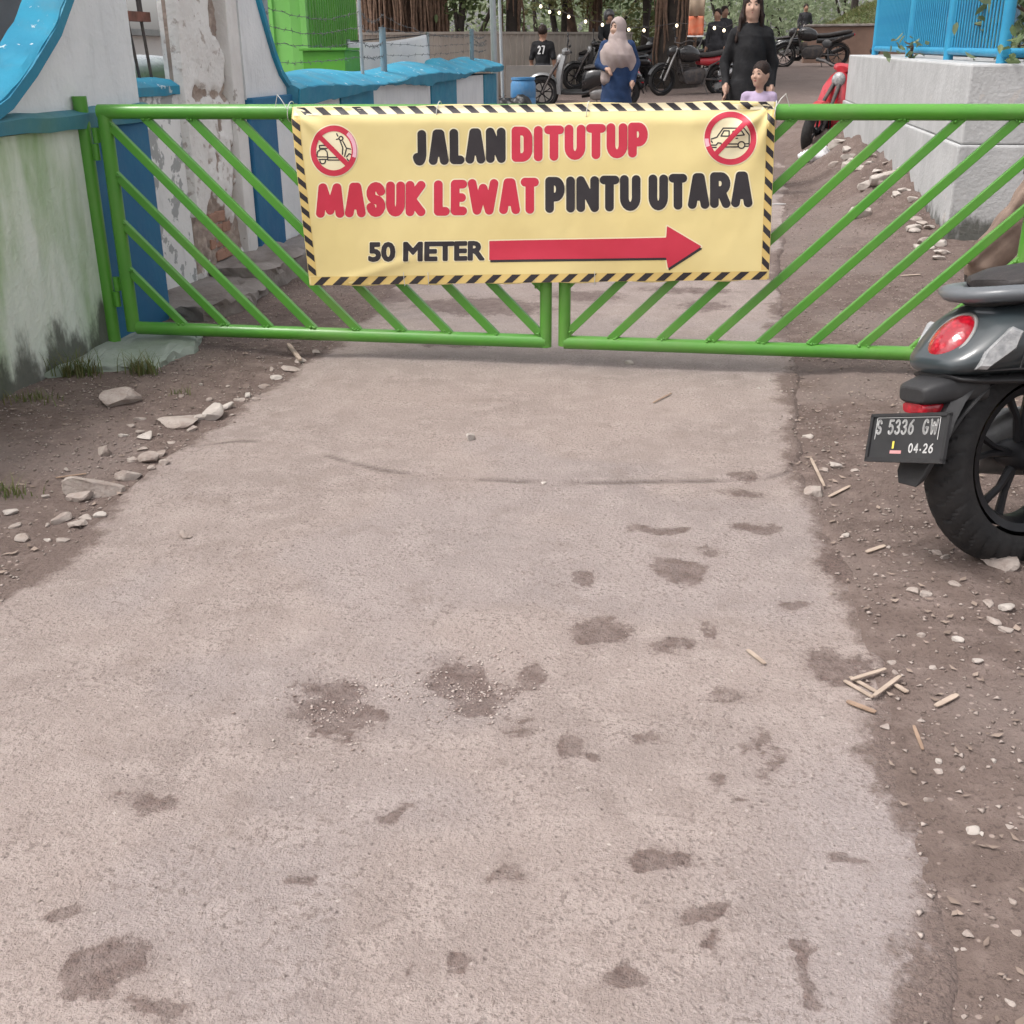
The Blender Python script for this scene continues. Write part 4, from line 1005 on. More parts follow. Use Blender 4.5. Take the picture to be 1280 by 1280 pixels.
def scooter(label, loc, hd, lean, col, shield=None, scale=1., group=None, detail=False, seat=None, hel=None, name='scooter'):
    t = thing(name, label, 'scooter', loc, (RAD(-lean), 0, RAD(hd)), group); t.scale = (scale,) * 3
    B = lambda mb, nm, m, par=t, sm=40, bv=0: mb.build(nm, m, par, sm, bv, world=False)
    wheel(t, (0, 0, .25), .25, .108, .158, 5, detail); wheel(t, (1.22, 0, .25), .25, .10, .158, 5, False)
    # rear bodywork
    sec = [(-.262, .030, .474, .488), (-.256, .060, .462, .496), (-.238, .084, .456, .510), (-.205, .104, .451, .536), (-.165, .120, .448, .571), (-.125, .130, .445, .590), (-.07, .138, .443, .603), (-.01, .143, .44, .608), (.12, .15, .425, .615), (.3, .152, .385, .62), (.45, .146, .31, .61), (.56, .132, .26, .58), (.62, .11, .24, .50)]
    body = B(MB().loft([sup(*q) for q in sec]), 'body', col, sm=55)
    B(MB().loft([sup(x, hw, zb, zt, e=2.2) for x, hw, zb, zt in [(-.252, .04, .452, .468), (-.236, .072, .442, .462), (-.19, .097, .434, .458), (-.1, .118, .426, .452), (.05, .13, .415, .448)]]), 'lower_trim', M_plas)
    # seam lines of the side panel: thin raised strip and badge
    B(MB().tube([(-.135, -.1265, .47), (-.12, -.129, .52), (-.095, -.122, .575)], .0022, 6), 'panel_seam', M_plas, body)
    B(MB().tube([(-.256, -.045, .480), (-.21, -.103, .470), (-.10, -.1375, .468), (.1, -.1525, .46), (.3, -.155, .45)], .0022, 6), 'panel_seam', M_plas, body)
    B(MB().bar((.02, -.1425, .535), (.075, -.147, .537), .004, .012), 'badge', M_chrome, body)
    # tail lamp: oval red lens in a bright ring on the slanted tail
    R_ = Matrix(((-.82, 0, .57), (0, 1, 0), (-.57, 0, -.82)))        # columns: lens normal, left, up-slope
    def onlens(u, v, w): return Vector((-.206, -.004, .533)) + Vector((-.70, 0, .714)) * w + Vector((0, 1, 0)) * u + Vector((.714, 0, .70)) * v
    lens = MB(); rows = []
    for i in range(9):
        a = i / 8 * math.pi / 2; rr = math.cos(a)
        rows.append([onlens(.050 * rr * math.cos(b_), .063 * rr * math.sin(b_), -.006 + .026 * math.sin(a)) for b_ in np.linspace(0, 2 * math.pi, 33)[:-1]])
    lens.loft(rows, cap=False); tl = B(lens, 'tail_light', M_redlens, sm=180); tl['label'] = 'oval red tail light'
    rg = MB(); ringpts = [onlens(.052 * math.cos(b_), .065 * math.sin(b_), -.002) for b_ in np.linspace(0, 2 * math.pi, 41)]
    rg.tube(ringpts, .0042, 8, cap=False); B(rg, 'ring', M_alu, tl)
    for s in (-1, 1):
        P = [(-.224, .090, .474), (-.206, .101, .472), (-.150, .122, .512), (-.136, .124, .545), (-.156, .115, .556), (-.206, .094, .508)]
        P = [Vector((x, s * (y + (.006 if s < 0 else -.010)), z)) for x, y, z in P]; c = sum(P, Vector()) / 6; n = Vector((-.35, s * .85, .25)).normalized()
        mb = MB(); mb.loft([[p - n * .03 for p in P], [p + n * .006 for p in P], [c + (p - c) * .86 + n * .012 for p in P]])
        o = mb.build('turn_signal', M_clear, t, 35, world=False, fix=True); o['label'] = 'clear turn signal'
    # grab rail: flat loop behind the seat
    gr = [(.20, .125, .602), (.06, .13, .612), (-.06, .118, .619), (-.122, .085, .620), (-.155, .04, .618), (-.161, 0, .617), (-.155, -.04, .618), (-.122, -.085, .620), (-.06, -.118, .619), (.06, -.13, .612), (.20, -.125, .602)]
    B(MB().tube(gr, [.014, .021, .024, .024, .024, .024, .024, .024, .024, .021, .014], 14, sq=(1.25, .72)), 'grab_rail', M_grab)
    B(MB().loft([sup(x, hw, zb, zt, e=3) for x, hw, zb, zt in [(-.125, .05, .590, .606), (-.10, .085, .590, .622), (-.02, .10, .595, .630), (.12, .10, .60, .632)]]), 'rail_base', M_plas)
    B(MB().loft([sup(x, hw, zb, zt, e=3.2) for x, hw, zb, zt in [(-.10, .06, .628, .645), (-.075, .095, .622, .657), (-.01, .118, .618, .668), (.12, .13, .612, .674), (.28, .13, .606, .668), (.42, .118, .60, .648), (.55, .085, .58, .63), (.60, .05, .57, .61)]]), 'seat', seat or M_seat, sm=50)
    # rear fender, lamp housing, number plate
    fd = MB()
    fd.loft([sup(x, hw, zb, zt, e=4) for x, hw, zb, zt in [(-.305, .036, .405, .436), (-.295, .046, .400, .444), (-.25, .055, .398, .455), (-.16, .075, .395, .47)]])
    fd.loft([[(x - dx, y, z - dz) for y, dx, dz in ((-hw, 0, 0), (hw, 0, 0), (hw * .9, .02, .012), (-hw * .9, .02, .012))] for x, z, hw in [(-.10, .46, .082), (-.16, .43, .078), (-.215, .375, .066), (-.255, .315, .052), (-.285, .262, .045), (-.292, .236, .032)]])
    B(fd, 'rear_fender', M_plas, sm=35, bv=.003)
    B(MB().loft([sup(x, hw, zb, zt, e=4) for x, hw, zb, zt in [(-.300, .030, .380, .402), (-.292, .036, .378, .404), (-.25, .036, .378, .404)]]), 'reflector', M_redlens)
    hg = MB(); hs_ = []
    for a in np.linspace(RAD(20), RAD(165), 16):
        r1 = .275 + .02 * math.cos(a) ** 2
        hs_.append([(r * math.cos(a), y, .25 + r * math.sin(a)) for y, r in ((-.068, r1 - .02), (-.05, r1), (.05, r1), (.068, r1 - .02), (.05, r1 - .008), (-.05, r1 - .008))])
    hg.loft(hs_); B(hg, 'wheel_hugger', M_plas, sm=40)
    pc, pn, pu = Vector((-.316, -.006, .330)), Vector((-.95, 0, .30)).normalized(), Vector((.30, 0, .95)).normalized()
    ca_, sa_ = math.cos(RAD(8)), math.sin(RAD(8)); pl_ = Vector((0, 1, 0)) * ca_ - pu * sa_; pu = pu * ca_ + Vector((0, 1, 0)) * sa_; pr = Matrix((pn, pl_, pu)).transposed()
    plate = B(MB().box(pc, (.006, .226, .100), pr), 'number_plate', M_platebk, bv=.002)
    fr = MB()
    for dy, dz, w_, h_ in ((0, .049, .232, .007), (0, -.049, .232, .010), (-.112, 0, .008, .100), (.112, 0, .008, .100)): fr.box(pc + pr @ Vector((.0035, dy, dz)), (.008, w_, h_), pr)
    B(fr, 'frame', M_plas, plate)
    B(MB().bar(pc + Vector((.008, 0, 0)), pc + Vector((.05, 0, .03)), .09, .02), 'bracket', M_plas, plate)
    for dy in (-.06, .06): B(MB().ball(pc + pr @ Vector((-.004, dy, .041)) * 1, .0035, 8, 6), 'bolt', M_alu, plate, 180)
    if detail:
        conv = lambda P2, lift: np.array([pc + pn * (.0032 + lift) + pl_ * (-p[0] * .001) + pu * (-p[1] * .001) for p in P2])
        xs_ = [('S', -96, -80), ('5', -60, -43), ('3', -40, -23), ('3', -20, -3), ('6', 0, 17), ('G', 42, 60), ('W', 63, 85)]
        word(''.join(c for c, a, b in xs_), [(a, b, -40, -6) for c, a, b in xs_], 2.6, M_platewh, .0008, parent=plate, conv=conv, org=np.zeros(3), h=1.2, lab='white number S 5336 GW')
        xs_ = [('0', 10, 23), ('4', 26, 39), ('2', 52, 65), ('6', 68, 81)]
        word('0426', [(a, b, 12, 33) for c, a, b in xs_], 1.8, M_platewh, .0008, parent=plate, conv=conv, org=np.zeros(3), h=1.0, lab='white date 04 26')
        rect = lambda x0, x1, y0, y1, m, nm: pad_mesh([(x0, y0), (x1, y0), (x1, y1), (x0, y1)], [(0, 1, 2, 3)], nm, m, .0008, plate, conv, np.zeros(3))
        rect(43.5, 47, 24, 28, M_platewh, 'print_dot'); rect(-96, 88, -44.5, -43, M_platewh, 'print_line')
        rect(-98, -96.6, -44, 4, M_platewh, 'print_line'); rect(88, 89.4, -44, 4, M_platewh, 'print_line')
        rect(-40, -34, 8, 24, mat('plate_yellow', (.7, .6, .1), rough=.5), 'print_mark'); rect(-44, -10, 28, 35, mat('plate_pink', (.6, .3, .3), rough=.5), 'print_mark')
    # drive side and exhaust
    ex = MB(); ex.tube([(.62, -.10, .17), (.45, -.125, .19), (.34, -.13, .215)], [.02, .02, .03], 12); ex.tube([(.34, -.135, .215), (.30, -.14, .225), (.06, -.15, .285), (.0, -.15, .298)], [.03, .058, .058, .046], 20)
    mu = B(ex, 'muffler', M_plas); B(MB().tube([(.0, -.15, .298), (-.045, -.15, .308)], [.042, .036], 20), 'end_cap', M_alu, mu); B(MB().tube([(-.04, -.15, .307), (-.062, -.15, .312)], [.014, .014], 14), 'tip', M_iron, mu)
    sw = MB(); sw.loft([sup(x, .035, zb, zt, 16, 3, .095) for x, zb, zt in [(-.05, .2, .30), (.05, .18, .34), (.25, .15, .33), (.45, .15, .30), (.5, .18, .27)]]); B(sw, 'crankcase', M_alu)
    B(MB().tube([(.02, -.085, .26), (-.02, -.105, .46)], .016, 10), 'shock', M_iron)
    # floor, leg shield, front end
    B(MB().loft([sup(x, .15, zb, zt, e=5) for x, zb, zt in [(.52, .24, .31), (.6, .235, .28), (.85, .235, .275), (.92, .24, .30)]]), 'floorboard', M_plas)
    shd = B(MB().loft([[(x + dx, y, z) for y, dx in ((-hw, 0), (-hw * .6, .05), (0, .07), (hw * .6, .05), (hw, 0), (hw * .55, -.03), (0, -.035), (-hw * .55, -.03))] for x, z, hw in [(.94, .24, .15), (.95, .34, .17), (.945, .5, .18), (.92, .64, .165), (.89, .74, .12), (.88, .79, .07)]]), 'leg_shield', shield or col, sm=50)
    B(MB().ball((.955, 0, .72), (.05, .07, .075), 20, 12), 'headlight', M_clear, shd, 180)
    ff = MB(); ff.loft([[(1.22 + r * math.cos(a), y, .25 + r * math.sin(a)) for y, r in ((-.06, .262), (-.035, .285), (.035, .285), (.06, .262), (.035, .277), (-.035, .277))] for a in np.linspace(RAD(30), RAD(160), 14)]); B(ff, 'front_fender', shield or col)
    fk = MB()
    for s in (-1, 1): fk.tube([(1.22, s * .06, .25), (1.10, s * .05, .5), (.98, s * .03, .68)], [.014, .018, .02], 10)
    B(fk, 'fork', M_iron)
    hb = MB(); hb.tube([(.80, .34, .86), (.83, .25, .86), (.88, .1, .83), (.89, 0, .82), (.88, -.1, .83), (.83, -.25, .86), (.80, -.34, .86)], .012, 10); hbo = B(hb, 'handlebar', M_iron)
    B(MB().loft([sup(x, hw, zb, zt, e=2.5) for x, hw, zb, zt in [(.80, .05, .79, .83), (.84, .1, .78, .87), (.89, .11, .78, .875), (.93, .06, .79, .85)]]), 'cowl', shield or col, hbo)
    for s in (-1, 1):
        B(MB().tube([(.81, s * .24, .86), (.80, s * .35, .86)], .017, 10), 'grip', M_plas, hbo)
        mr_ = B(MB().tube([(.85, s * .2, .87), (.84, s * .24, .98)], .006, 6), 'mirror', M_plas); B(MB().ball((.84, s * .255, 1.02), (.014, .055, .04), 14, 8), 'mirror_head', M_plas, mr_, 180)
    B(MB().tube([(.42, .09, .2), (.36, .19, .03)], .009, 8), 'side_stand', M_iron)
    return t
def motorcycle(label, loc, hd, col, scale=1., group=None, lean=6, col2=None):
    t = thing('motorcycle', label, 'motorcycle', loc, (RAD(-lean), 0, RAD(hd)), group); t.scale = (scale,) * 3
    B = lambda mb, nm, m, par=t, sm=40, bv=0: mb.build(nm, m, par, sm, bv, world=False)
    wheel(t, (0, 0, .29), .29, .09, .21, 5); wheel(t, (1.28, 0, .29), .29, .08, .21, 5)
    B(MB().loft([sup(x, hw, zb, zt, e=2.3) for x, hw, zb, zt in [(.50, .07, .66, .76), (.58, .12, .62, .86), (.72, .145, .60, .92), (.88, .13, .62, .92), (.98, .08, .68, .86)]]), 'fuel_tank', col, sm=60)
    B(MB().loft([sup(x, hw, zb, zt, e=3) for x, hw, zb, zt in [(-.30, .04, .80, .85), (-.2, .085, .77, .86), (0, .11, .74, .83), (.25, .115, .70, .79), (.5, .1, .70, .78), (.56, .06, .7, .76)]]), 'seat', M_seat, sm=50)
    B(MB().loft([sup(x, hw, zb, zt, e=2.4) for x, hw, zb, zt in [(-.36, .03, .72, .79), (-.25, .07, .66, .79), (0, .1, .58, .75), (.3, .11, .54, .71), (.52, .09, .56, .7)]]), 'tail_cowl', col2 or col, sm=50)
    B(MB().ball((-.36, 0, .75), (.025, .05, .03), 12, 8), 'tail_light', M_redlens, sm=180)
    en = MB(); en.loft([sup(x, hw, zb, zt, e=4) for x, hw, zb, zt in [(.38, .1, .25, .5), (.5, .15, .2, .52), (.75, .15, .2, .5), (.85, .09, .26, .46)]])
    for i in range(6): en.box((.83, 0, .42 + i * .03), (.18, .17 - .01 * i, .012))
    B(en, 'engine', M_iron, bv=0)
    fr = MB()
    for s in (-1, 1): fr.tube([(1.0, 0, .84), (.9, s * .1, .45), (.8, s * .12, .24), (.42, s * .12, .24), (.3, s * .1, .55), (-.1, s * .1, .72)], .017, 8); fr.tube([(.40, s * .1, .31), (0, s * .09, .29)], .022, 8)
    B(fr, 'frame', M_iron)
    B(MB().tube([(.85, -.08, .33), (.78, -.15, .22), (.4, -.16, .24), (.25, -.17, .28), (-.22, -.18, .44)], [.02, .02, .024, .05, .05], 14), 'muffler', M_iron)
    fk = MB()
    for s in (-1, 1): fk.tube([(1.28, s * .075, .29), (1.16, s * .075, .58), (1.04, s * .075, .88)], [.022, .022, .018], 10)
    B(fk, 'fork', M_alu)
    B(MB().loft([[(1.28 + r * math.cos(a), y, .29 + r * math.sin(a)) for y, r in ((-.05, .305), (-.03, .325), (.03, .325), (.05, .305), (.03, .317), (-.03, .317))] for a in np.linspace(RAD(20), RAD(150), 14)]), 'front_fender', col)
    B(MB().loft([sup(x, hw, zb, zt, e=2.2) for x, hw, zb, zt in [(1.02, .05, .74, .9), (1.08, .09, .7, .92), (1.16, .085, .7, .9), (1.2, .05, .73, .86)]]), 'headlight', col)
    hb = B(MB().tube([(.86, .36, 1.02), (.92, .25, 1.03), (1.0, .12, .96), (1.0, -.12, .96), (.92, -.25, 1.03), (.86, -.36, 1.02)], .012, 8), 'handlebar', M_iron)
    for s in (-1, 1):
        B(MB().tube([(.88, s * .27, 1.025), (.86, s * .37, 1.02)], .017, 8), 'grip', M_plas, hb)
        mr_ = B(MB().tube([(.94, s * .22, 1.03), (.95, s * .27, 1.15)], .006, 6), 'mirror', M_plas); B(MB().ball((.95, s * .29, 1.18), (.014, .06, .035), 12, 8), 'mirror_head', M_plas, mr_, 180)
    B(MB().loft([[(r * math.cos(a), y, .29 + r * math.sin(a)) for y, r in ((-.055, .31), (.055, .31), (.055, .30), (-.055, .30))] for a in np.linspace(RAD(60), RAD(175), 12)]), 'rear_fender', M_plas)
    B(MB().tube([(.42, .12, .25), (.36, .26, .01)], .011, 8), 'side_stand', M_iron)
    return t
C_slate = paint('slate_grey_paint', (.030, .042, .048), .33)
C_black = paint('gloss_black_paint', (.012, .012, .014), .25)
C_red = paint('gloss_red_paint', (.50, .02, .035), .25)
C_silver = paint('silver_paint', (.17, .175, .18), .35)
C_dgrey = paint('dark_grey_paint', (.06, .06, .065), .35)
fg = scooter('dark slate scooter with oval red tail light and black number plate at the gate', (.735, 2.51, ground_at(.735, 2.51) - .010), 32, 9, C_slate, detail=True)

# ================================================================== PEOPLE
def skin(n, c): return mat('skin_' + n, c, tuple(x * .85 for x in c), 14, .55, world=False)
SK1, SK2 = skin('light_tan', (.50, .315, .235)), skin('tan', (.33, .185, .125))
M_hair = mat('black_brown_hair', (.014, .009, .008), (.035, .019, .014), 40, .5, bump=.5, bs=90, spec=.25)
M_lip = mat('lips', (.36, .10, .09), rough=.5); M_eye = mat('dark_eyes', (.012, .009, .008), rough=.25); M_shoe = mat('dark_sandals', (.05, .04, .035), rough=.7)
def cloth(n, c, c2=None, rough=.85): return mat('cloth_' + n, c, c2 or tuple(x * .75 for x in c), 7, rough, bump=.5, bs=16)
def hand(wr, d, side, k=1.):
    """palm and five curled fingers, hanging along d from the wrist"""
    wr = Vector(wr); d = Vector(d).normalized(); fw = Vector((0, -1, 0)); fw = (fw - d * fw.dot(d)).normalized(); ou = d.cross(fw)
    pr = [('c', wr, wr + d * .05 * k, .024 * k, .028 * k, 0), ('c', wr + d * .03 * k, wr + d * .075 * k + fw * .012 * k, .022 * k, .026 * k, 0)]
    for i, L in enumerate((.062, .070, .066, .052)):
        b = wr + d * .082 * k + fw * (.030 - .019 * i) * k; m_ = b + d * L * .55 * k - ou * side * .010 * k; e = m_ + d * L * .4 * k - ou * side * .018 * k
        pr += [('c', b, m_, .0095 * k, .009 * k, 0), ('c', m_, e, .009 * k, .0075 * k, 0)]
    th = wr + d * .025 * k + fw * .028 * k; m_ = th + d * .035 * k + fw * .018 * k
    return pr + [('c', th, m_, .012 * k, .010 * k, 0), ('c', m_, m_ + d * .028 * k, .010 * k, .008 * k, 0)]
def rotz_pts(prims, ang, c=(0, 0, 0)):
    M = Matrix.Rotation(ang, 3, 'Z'); c = Vector(c); out = []
    for q in prims:
        q = list(q)
        if q[0] == 'c': q[1] = c + M @ (Vector(q[1]) - c); q[2] = c + M @ (Vector(q[2]) - c)
        else:
            q[1] = c + M @ (Vector(q[1]) - c)
            last = q[-1] if q[-1] == 'cut' else None
            q = q[:4] + [[list(r) for r in M]] + ([last] if last else [])
        out.append(tuple(q))
    return out
def head_prims(hz=1.50, turn=0., child=False):
    k = 1.0
    p = [('e', (0, .004, hz), (.072 * k, .09 * k, .104 * k), 0), ('e', (0, -.03, hz - .055), (.052, .055, .055), 0), ('c', (0, -.082, hz + .005), (0, -.097, hz - .024), .008, .0125, 0),
         ('c', (-.018, -.07, hz - .06), (.018, -.07, hz - .06), .012, .012, 0), ('e', (0, -.055, hz - .09), (.026, .026, .02), 0)]
    for s in (-1, 1): p += [('e', (s * .073, .012, hz - .012), (.010, .02, .03), 0), ('e', (s * .032, -.07, hz - .028), (.024, .02, .022), 0)]
    return rotz_pts(p, turn)
def face_parts(par, hz, turn, s=1., lids=False):
    M = Matrix.Rotation(turn, 3, 'Z')
    for sx in (-1, 1):
        c = M @ Vector((sx * .031, -.0815, hz + .004)); e = MB().ball((0, 0, 0), (.0125, .006, .0055), 12, 8); e.v = [tuple(M @ Vector(v) + c) for v in e.v]; e.build('eye', M_eye, par, 180, world=False)
        a, b = M @ Vector((sx * .014, -.088, hz + .024)), M @ Vector((sx * .046, -.077, hz + .026)); MB().tube([a, (a + b) / 2 + Vector((0, -.002, .005)), b], [.003, .0038, .002], 6).build('eyebrow', M_hair, par, 180, world=False)
    a, b = M @ Vector((-.020, -.080, hz - .058)), M @ Vector((.020, -.080, hz - .058)); MB().tube([a, (a + b) / 2 + M @ Vector((0, -.008, .002)), b], [.003, .007, .003], 8, sq=(1, .8)).build('lips', M_lip, par, 180, world=False)
ARM_D = lambda s: ((s * .155, .0, 1.285), (s * .205, .02, 1.07), (s * .215, -.03, .86))
LEG_D = lambda s: ((s * .085, 0, .86), (s * .09, -.01, .47), (s * .09, .02, .09))
def person(label, loc, rot, scale, mats, arms=None, legs=None, hair=None, turn=0., extra=(), slim=1., h=.010, bulk=1., hz=1.50, face=True, sleeve=1, feet=True, trs=(0, 0, 0), nm='person'):
    t = thing(nm, label, 'person', loc, (trs[0], trs[1], RAD(rot))); t.scale = scale if isinstance(scale, tuple) else (scale,) * 3
    P = head_prims(hz, turn)
    P += [('c', (0, .012, hz - .17), (0, .004, hz - .07), .05, .046, 0)]
    P += [('e', (0, 0, 1.20), (.155 * slim * bulk, .105 * bulk, .17), 1), ('e', (0, 0, 1.03), (.135 * slim * bulk, .10 * bulk, .15), 1), ('e', (0, .005, .89), (.155 * slim, .115, .12), 2), ('c', (-.115, .005, 1.29), (.115, .005, 1.29), .052, .052, 1)]
    for s in (-1, 1):
        a = (arms or {}).get(s) or ARM_D(s)
        P += [('c', a[0], a[1], .055 * bulk, .046 * bulk, 1), ('c', a[1], a[2], .045 * bulk if sleeve else .038, .036 * bulk if sleeve else .027, 1 if sleeve else 0)]
        P += hand(a[2], Vector(a[2]) - Vector(a[1]), s)
        l = (legs or {}).get(s) or LEG_D(s)
        P += [('c', l[0], l[1], .088, .062, 2), ('c', l[1], l[2], .060, .046, 2)]
        if feet:
            f = Vector(l[2]); fd = Vector(l[3]) if len(l) > 3 else Vector((0, -1, 0))
            P += [('c', f + Vector((0, .02, -.05)), f + fd * .13 + Vector((0, 0, -.058)), .034, .026, 3)]
    P += list(extra)
    sdf_obj('body', P, h, mats, t, k=.045, warp=lambda Q: .0055 * np.sin(Q[..., 2] * 34 + Q[..., 0] * 28 + 3 * np.sin(Q[..., 1] * 9)) * np.sin(Q[..., 0] * 21 - Q[..., 2] * 9) * ((Q[..., 2] < 1.27) & (Q[..., 2] > .92) | (Q[..., 2] < .78) & (Q[..., 2] > .15)))
    if face: face_parts(t, hz, turn)
    if hair: sdf_obj('hair', rotz_pts(hair, turn), h, [M_hair], t, k=.02, warp=lambda Q: .004 * np.sin(Q[..., 0] * 160 + Q[..., 2] * 12))
    return t
def rel(px, py, y): p = Yp(px, py, y); return p
M_blk = cloth('black', (.007, .007, .0085), (.012, .012, .014)); M_lav = cloth('lavender', (.50, .40, .56)); M_nav = cloth('navy', (.018, .045, .12)); M_mauve = cloth('dusty_mauve', (.40, .325, .31), (.33, .265, .25)); M_brn = cloth('brown', (.26, .19, .15), (.17, .12, .095)); M_dk = cloth('charcoal', (.035, .035, .04)); M_wht = cloth('white', (.7, .7, .7))
# woman in black
HL = [('e', (0, .02, 1.525), (.087, .10, .10), 0), ('c', (-.045, .07, 1.50), (-.06, .075, 1.20), .045, .03, 0), ('c', (.045, .07, 1.50), (.06, .075, 1.20), .045, .03, 0), ('c', (0, .08, 1.45), (0, .085, 1.2), .05, .03, 0),
      ('c', (-.072, -.01, 1.535), (-.094, -.035, 1.40), .022, .024, 0), ('c', (-.094, -.035, 1.40), (-.13, -.075, 1.23), .024, .02, 0), ('c', (.072, -.01, 1.535), (.09, -.03, 1.42), .022, .02, 0), ('c', (.09, -.03, 1.42), (.10, .0, 1.28), .022, .02, 0),
      ('e', (0, -.10, 1.47), (.060, .075, .082), 0, 'cut')]
p = rel(940, 30, 10.2)
person('woman with long dark hair in a loose black top behind the gate', (p.x, 10.2, 0), 4, (.88, .92, .965), [SK1, M_blk, M_blk, M_shoe], hair=HL, turn=RAD(-8), bulk=1.0, h=.008,
       arms={-1: ((-.155, 0, 1.27), (-.225, .03, 1.06), (-.215, -.06, .89)), 1: ((.155, 0, 1.27), (.225, .03, 1.06), (.215, -.04, .88))}, extra=[('c', (0, 0, 1.15), (0, 0, .80), .13, .155, 1)])
# child in lavender
HC = [('e', (0, .016, 1.525), (.080, .096, .094), 0), ('e', (0, .105, 1.52), (.035, .035, .04), 0), ('e', (0, -.10, 1.485), (.066, .08, .066), 0, 'cut')]
p = rel(952, 76, 9.75)
t = thing('person', 'small child with tied-back hair in a lavender shirt in front of the woman', 'person', (p.x, 9.75, 0), (0, 0, RAD(-4))); t.scale = (.60,) * 3
hc = Vector((0, 0, 1.50))
def scale_head(prims, k, z0): return [tuple([q[0], Vector((0, 0, z0)) + (Vector(q[1]) - Vector((0, 0, z0))) * k] + ([Vector((0, 0, z0)) + (Vector(q[2]) - Vector((0, 0, z0))) * k, q[3] * k, q[4] * k] + list(q[5:]) if q[0] == 'c' else [tuple(v * k for v in q[2])] + list(q[3:]))) for q in prims]
TN = RAD(-30)
hp = scale_head(head_prims(1.50, TN), 1.42, 1.36)
P = hp + [('c', (0, .0, 1.26), (0, 0, 1.45), .052, .05, 0), ('e', (0, 0, 1.18), (.175, .11, .16), 1), ('e', (0, 0, .97), (.165, .115, .17), 1), ('c', (-.14, 0, 1.285), (.14, 0, 1.285), .06, .06, 1), ('e', (0, 0, .82), (.17, .12, .12), 2)]
for s in (-1, 1):
    P += [('c', (s * .175, 0, 1.28), (s * .20, .01, 1.08), .062, .06, 1), ('c', (s * .20, .01, 1.08), (s * .215, .01, .98), .042, .04, 0), ('c', (s * .215, .01, .98), (s * .215, -.03, .80), .038, .032, 0)] + hand((s * .215, -.03, .80), (0, -.1, -1), s, 1.1)
    P += [('c', (s * .085, 0, .80), (s * .09, 0, .45), .095, .07, 2), ('c', (s * .09, 0, .45), (s * .09, .01, .09), .066, .05, 2), ('c', (s * .09, .03, .045), (s * .09, -.12, .035), .045, .035, 3)]
sdf_obj('body', P, .0125, [SK1, M_lav, M_dk, M_shoe], t, k=.025)
hh_ = scale_head(rotz_pts(HC, TN), 1.42, 1.36)
sdf_obj('hair', hh_, .011, [M_hair], t, k=.02)
M3 = Matrix.Rotation(TN, 3, 'Z'); q3 = lambda v: Vector((0, 0, 1.36)) + (M3 @ Vector(v) - Vector((0, 0, 1.36))) * 1.42
for sx in (-1, 1):
    c = q3((sx * .031, -.082, 1.504)); e = MB().ball((0, 0, 0), (.018, .008, .008), 12, 8); e.v = [tuple(M3 @ Vector(v) + c) for v in e.v]; e.build('eye', M_eye, t, 180, world=False)
    MB().tube([q3((sx * .014, -.089, 1.526)), q3((sx * .03, -.088, 1.531)), q3((sx * .046, -.078, 1.527))], [.003, .005, .003], 6).build('eyebrow', M_hair, t, 180, world=False)
MB().tube([q3((-.018, -.081, 1.442)), q3((0, -.088, 1.444)), q3((.018, -.081, 1.442))], [.004, .009, .004], 8).build('lips', M_lip, t, 180, world=False)
# woman in hijab and navy dress
p = rel(772, 47, 14.0); TH = RAD(-38)
t = person('woman in a dusty mauve headscarf and navy dress near the parked bikes', (p.x, 14.0, 0), 0, .91, [SK1, M_nav, M_nav, M_shoe], turn=TH, bulk=1.1, h=.012, feet=True,
       arms={-1: ((-.16, 0, 1.30), (-.22, -.06, 1.08), (-.12, -.17, 1.02)), 1: ((.165, 0, 1.30), (.24, .03, 1.08), (.215, -.10, .88))}, extra=[('c', (0, 0, 1.0), (0, 0, .12), .165, .25, 2)])
hj = rotz_pts([('e', (0, .012, 1.515), (.093, .112, .118), 0), ('c', (0, 0, 1.46), (0, .0, 1.36), .09, .10, 0), ('e', (0, -.10, 1.495), (.050, .07, .074), 0, 'cut')], TH)
hj = hj[:2] + [('c', (0, .0, 1.37), (0, -.02, 1.17), .115, .20, 0), ('c', (-.05, -.05, 1.18), (-.11, -.08, .90), .165, .085, 0), ('c', (.08, .02, 1.2), (.19, .03, 1.04), .15, .09, 0)] + hj[2:]
sdf_obj('headscarf', hj, .012, [M_mauve], t, k=.03, warp=lambda Q: .006 * np.sin(Q[..., 0] * 60 + Q[..., 2] * 25) * (Q[..., 2] < 1.36))
# walker at the right edge: brown trousers, black and white top, mid-stride
person('person in brown trousers striding past the retaining wall at the right edge', (1.68, 5.75, 0.0), 90, .98, [SK2, M_blk, M_brn, M_shoe], h=.012, bulk=1.1,
       legs={-1: ((-.08, 0, .86), (-.085, .17, .50), (-.085, .42, .13), (0, -1, -.1)), 1: ((.08, 0, .86), (.085, -.20, .50), (.085, -.22, .09))}, hair=HC[:2] + HC[2:],
       arms={-1: ((-.17, 0, 1.30), (-.22, .13, 1.08), (-.22, .16, .84)), 1: ((.17, 0, 1.30), (.22, -.13, 1.08), (.22, -.26, .88))}, extra=[('c', (-.085, .02, .84), (-.085, .18, .48), .115, .105, 2), ('c', (-.085, .18, .48), (-.085, .40, .17), .105, .085, 2), ('c', (.085, -.02, .84), (.085, -.2, .48), .11, .095, 2), ('c', (-.178, .05, .80), (-.168, .22, .46), .016, .020, 2), ('c', (-.168, .22, .46), (-.155, .47, .20), .020, .026, 2), ('c', (-.165, .13, .74), (-.15, .40, .30), .018, .024, 2)])
bag = thing('shoulder_bag', 'black and white bag hanging at the hip of the striding person', 'bag', (1.435, 5.52, .56))
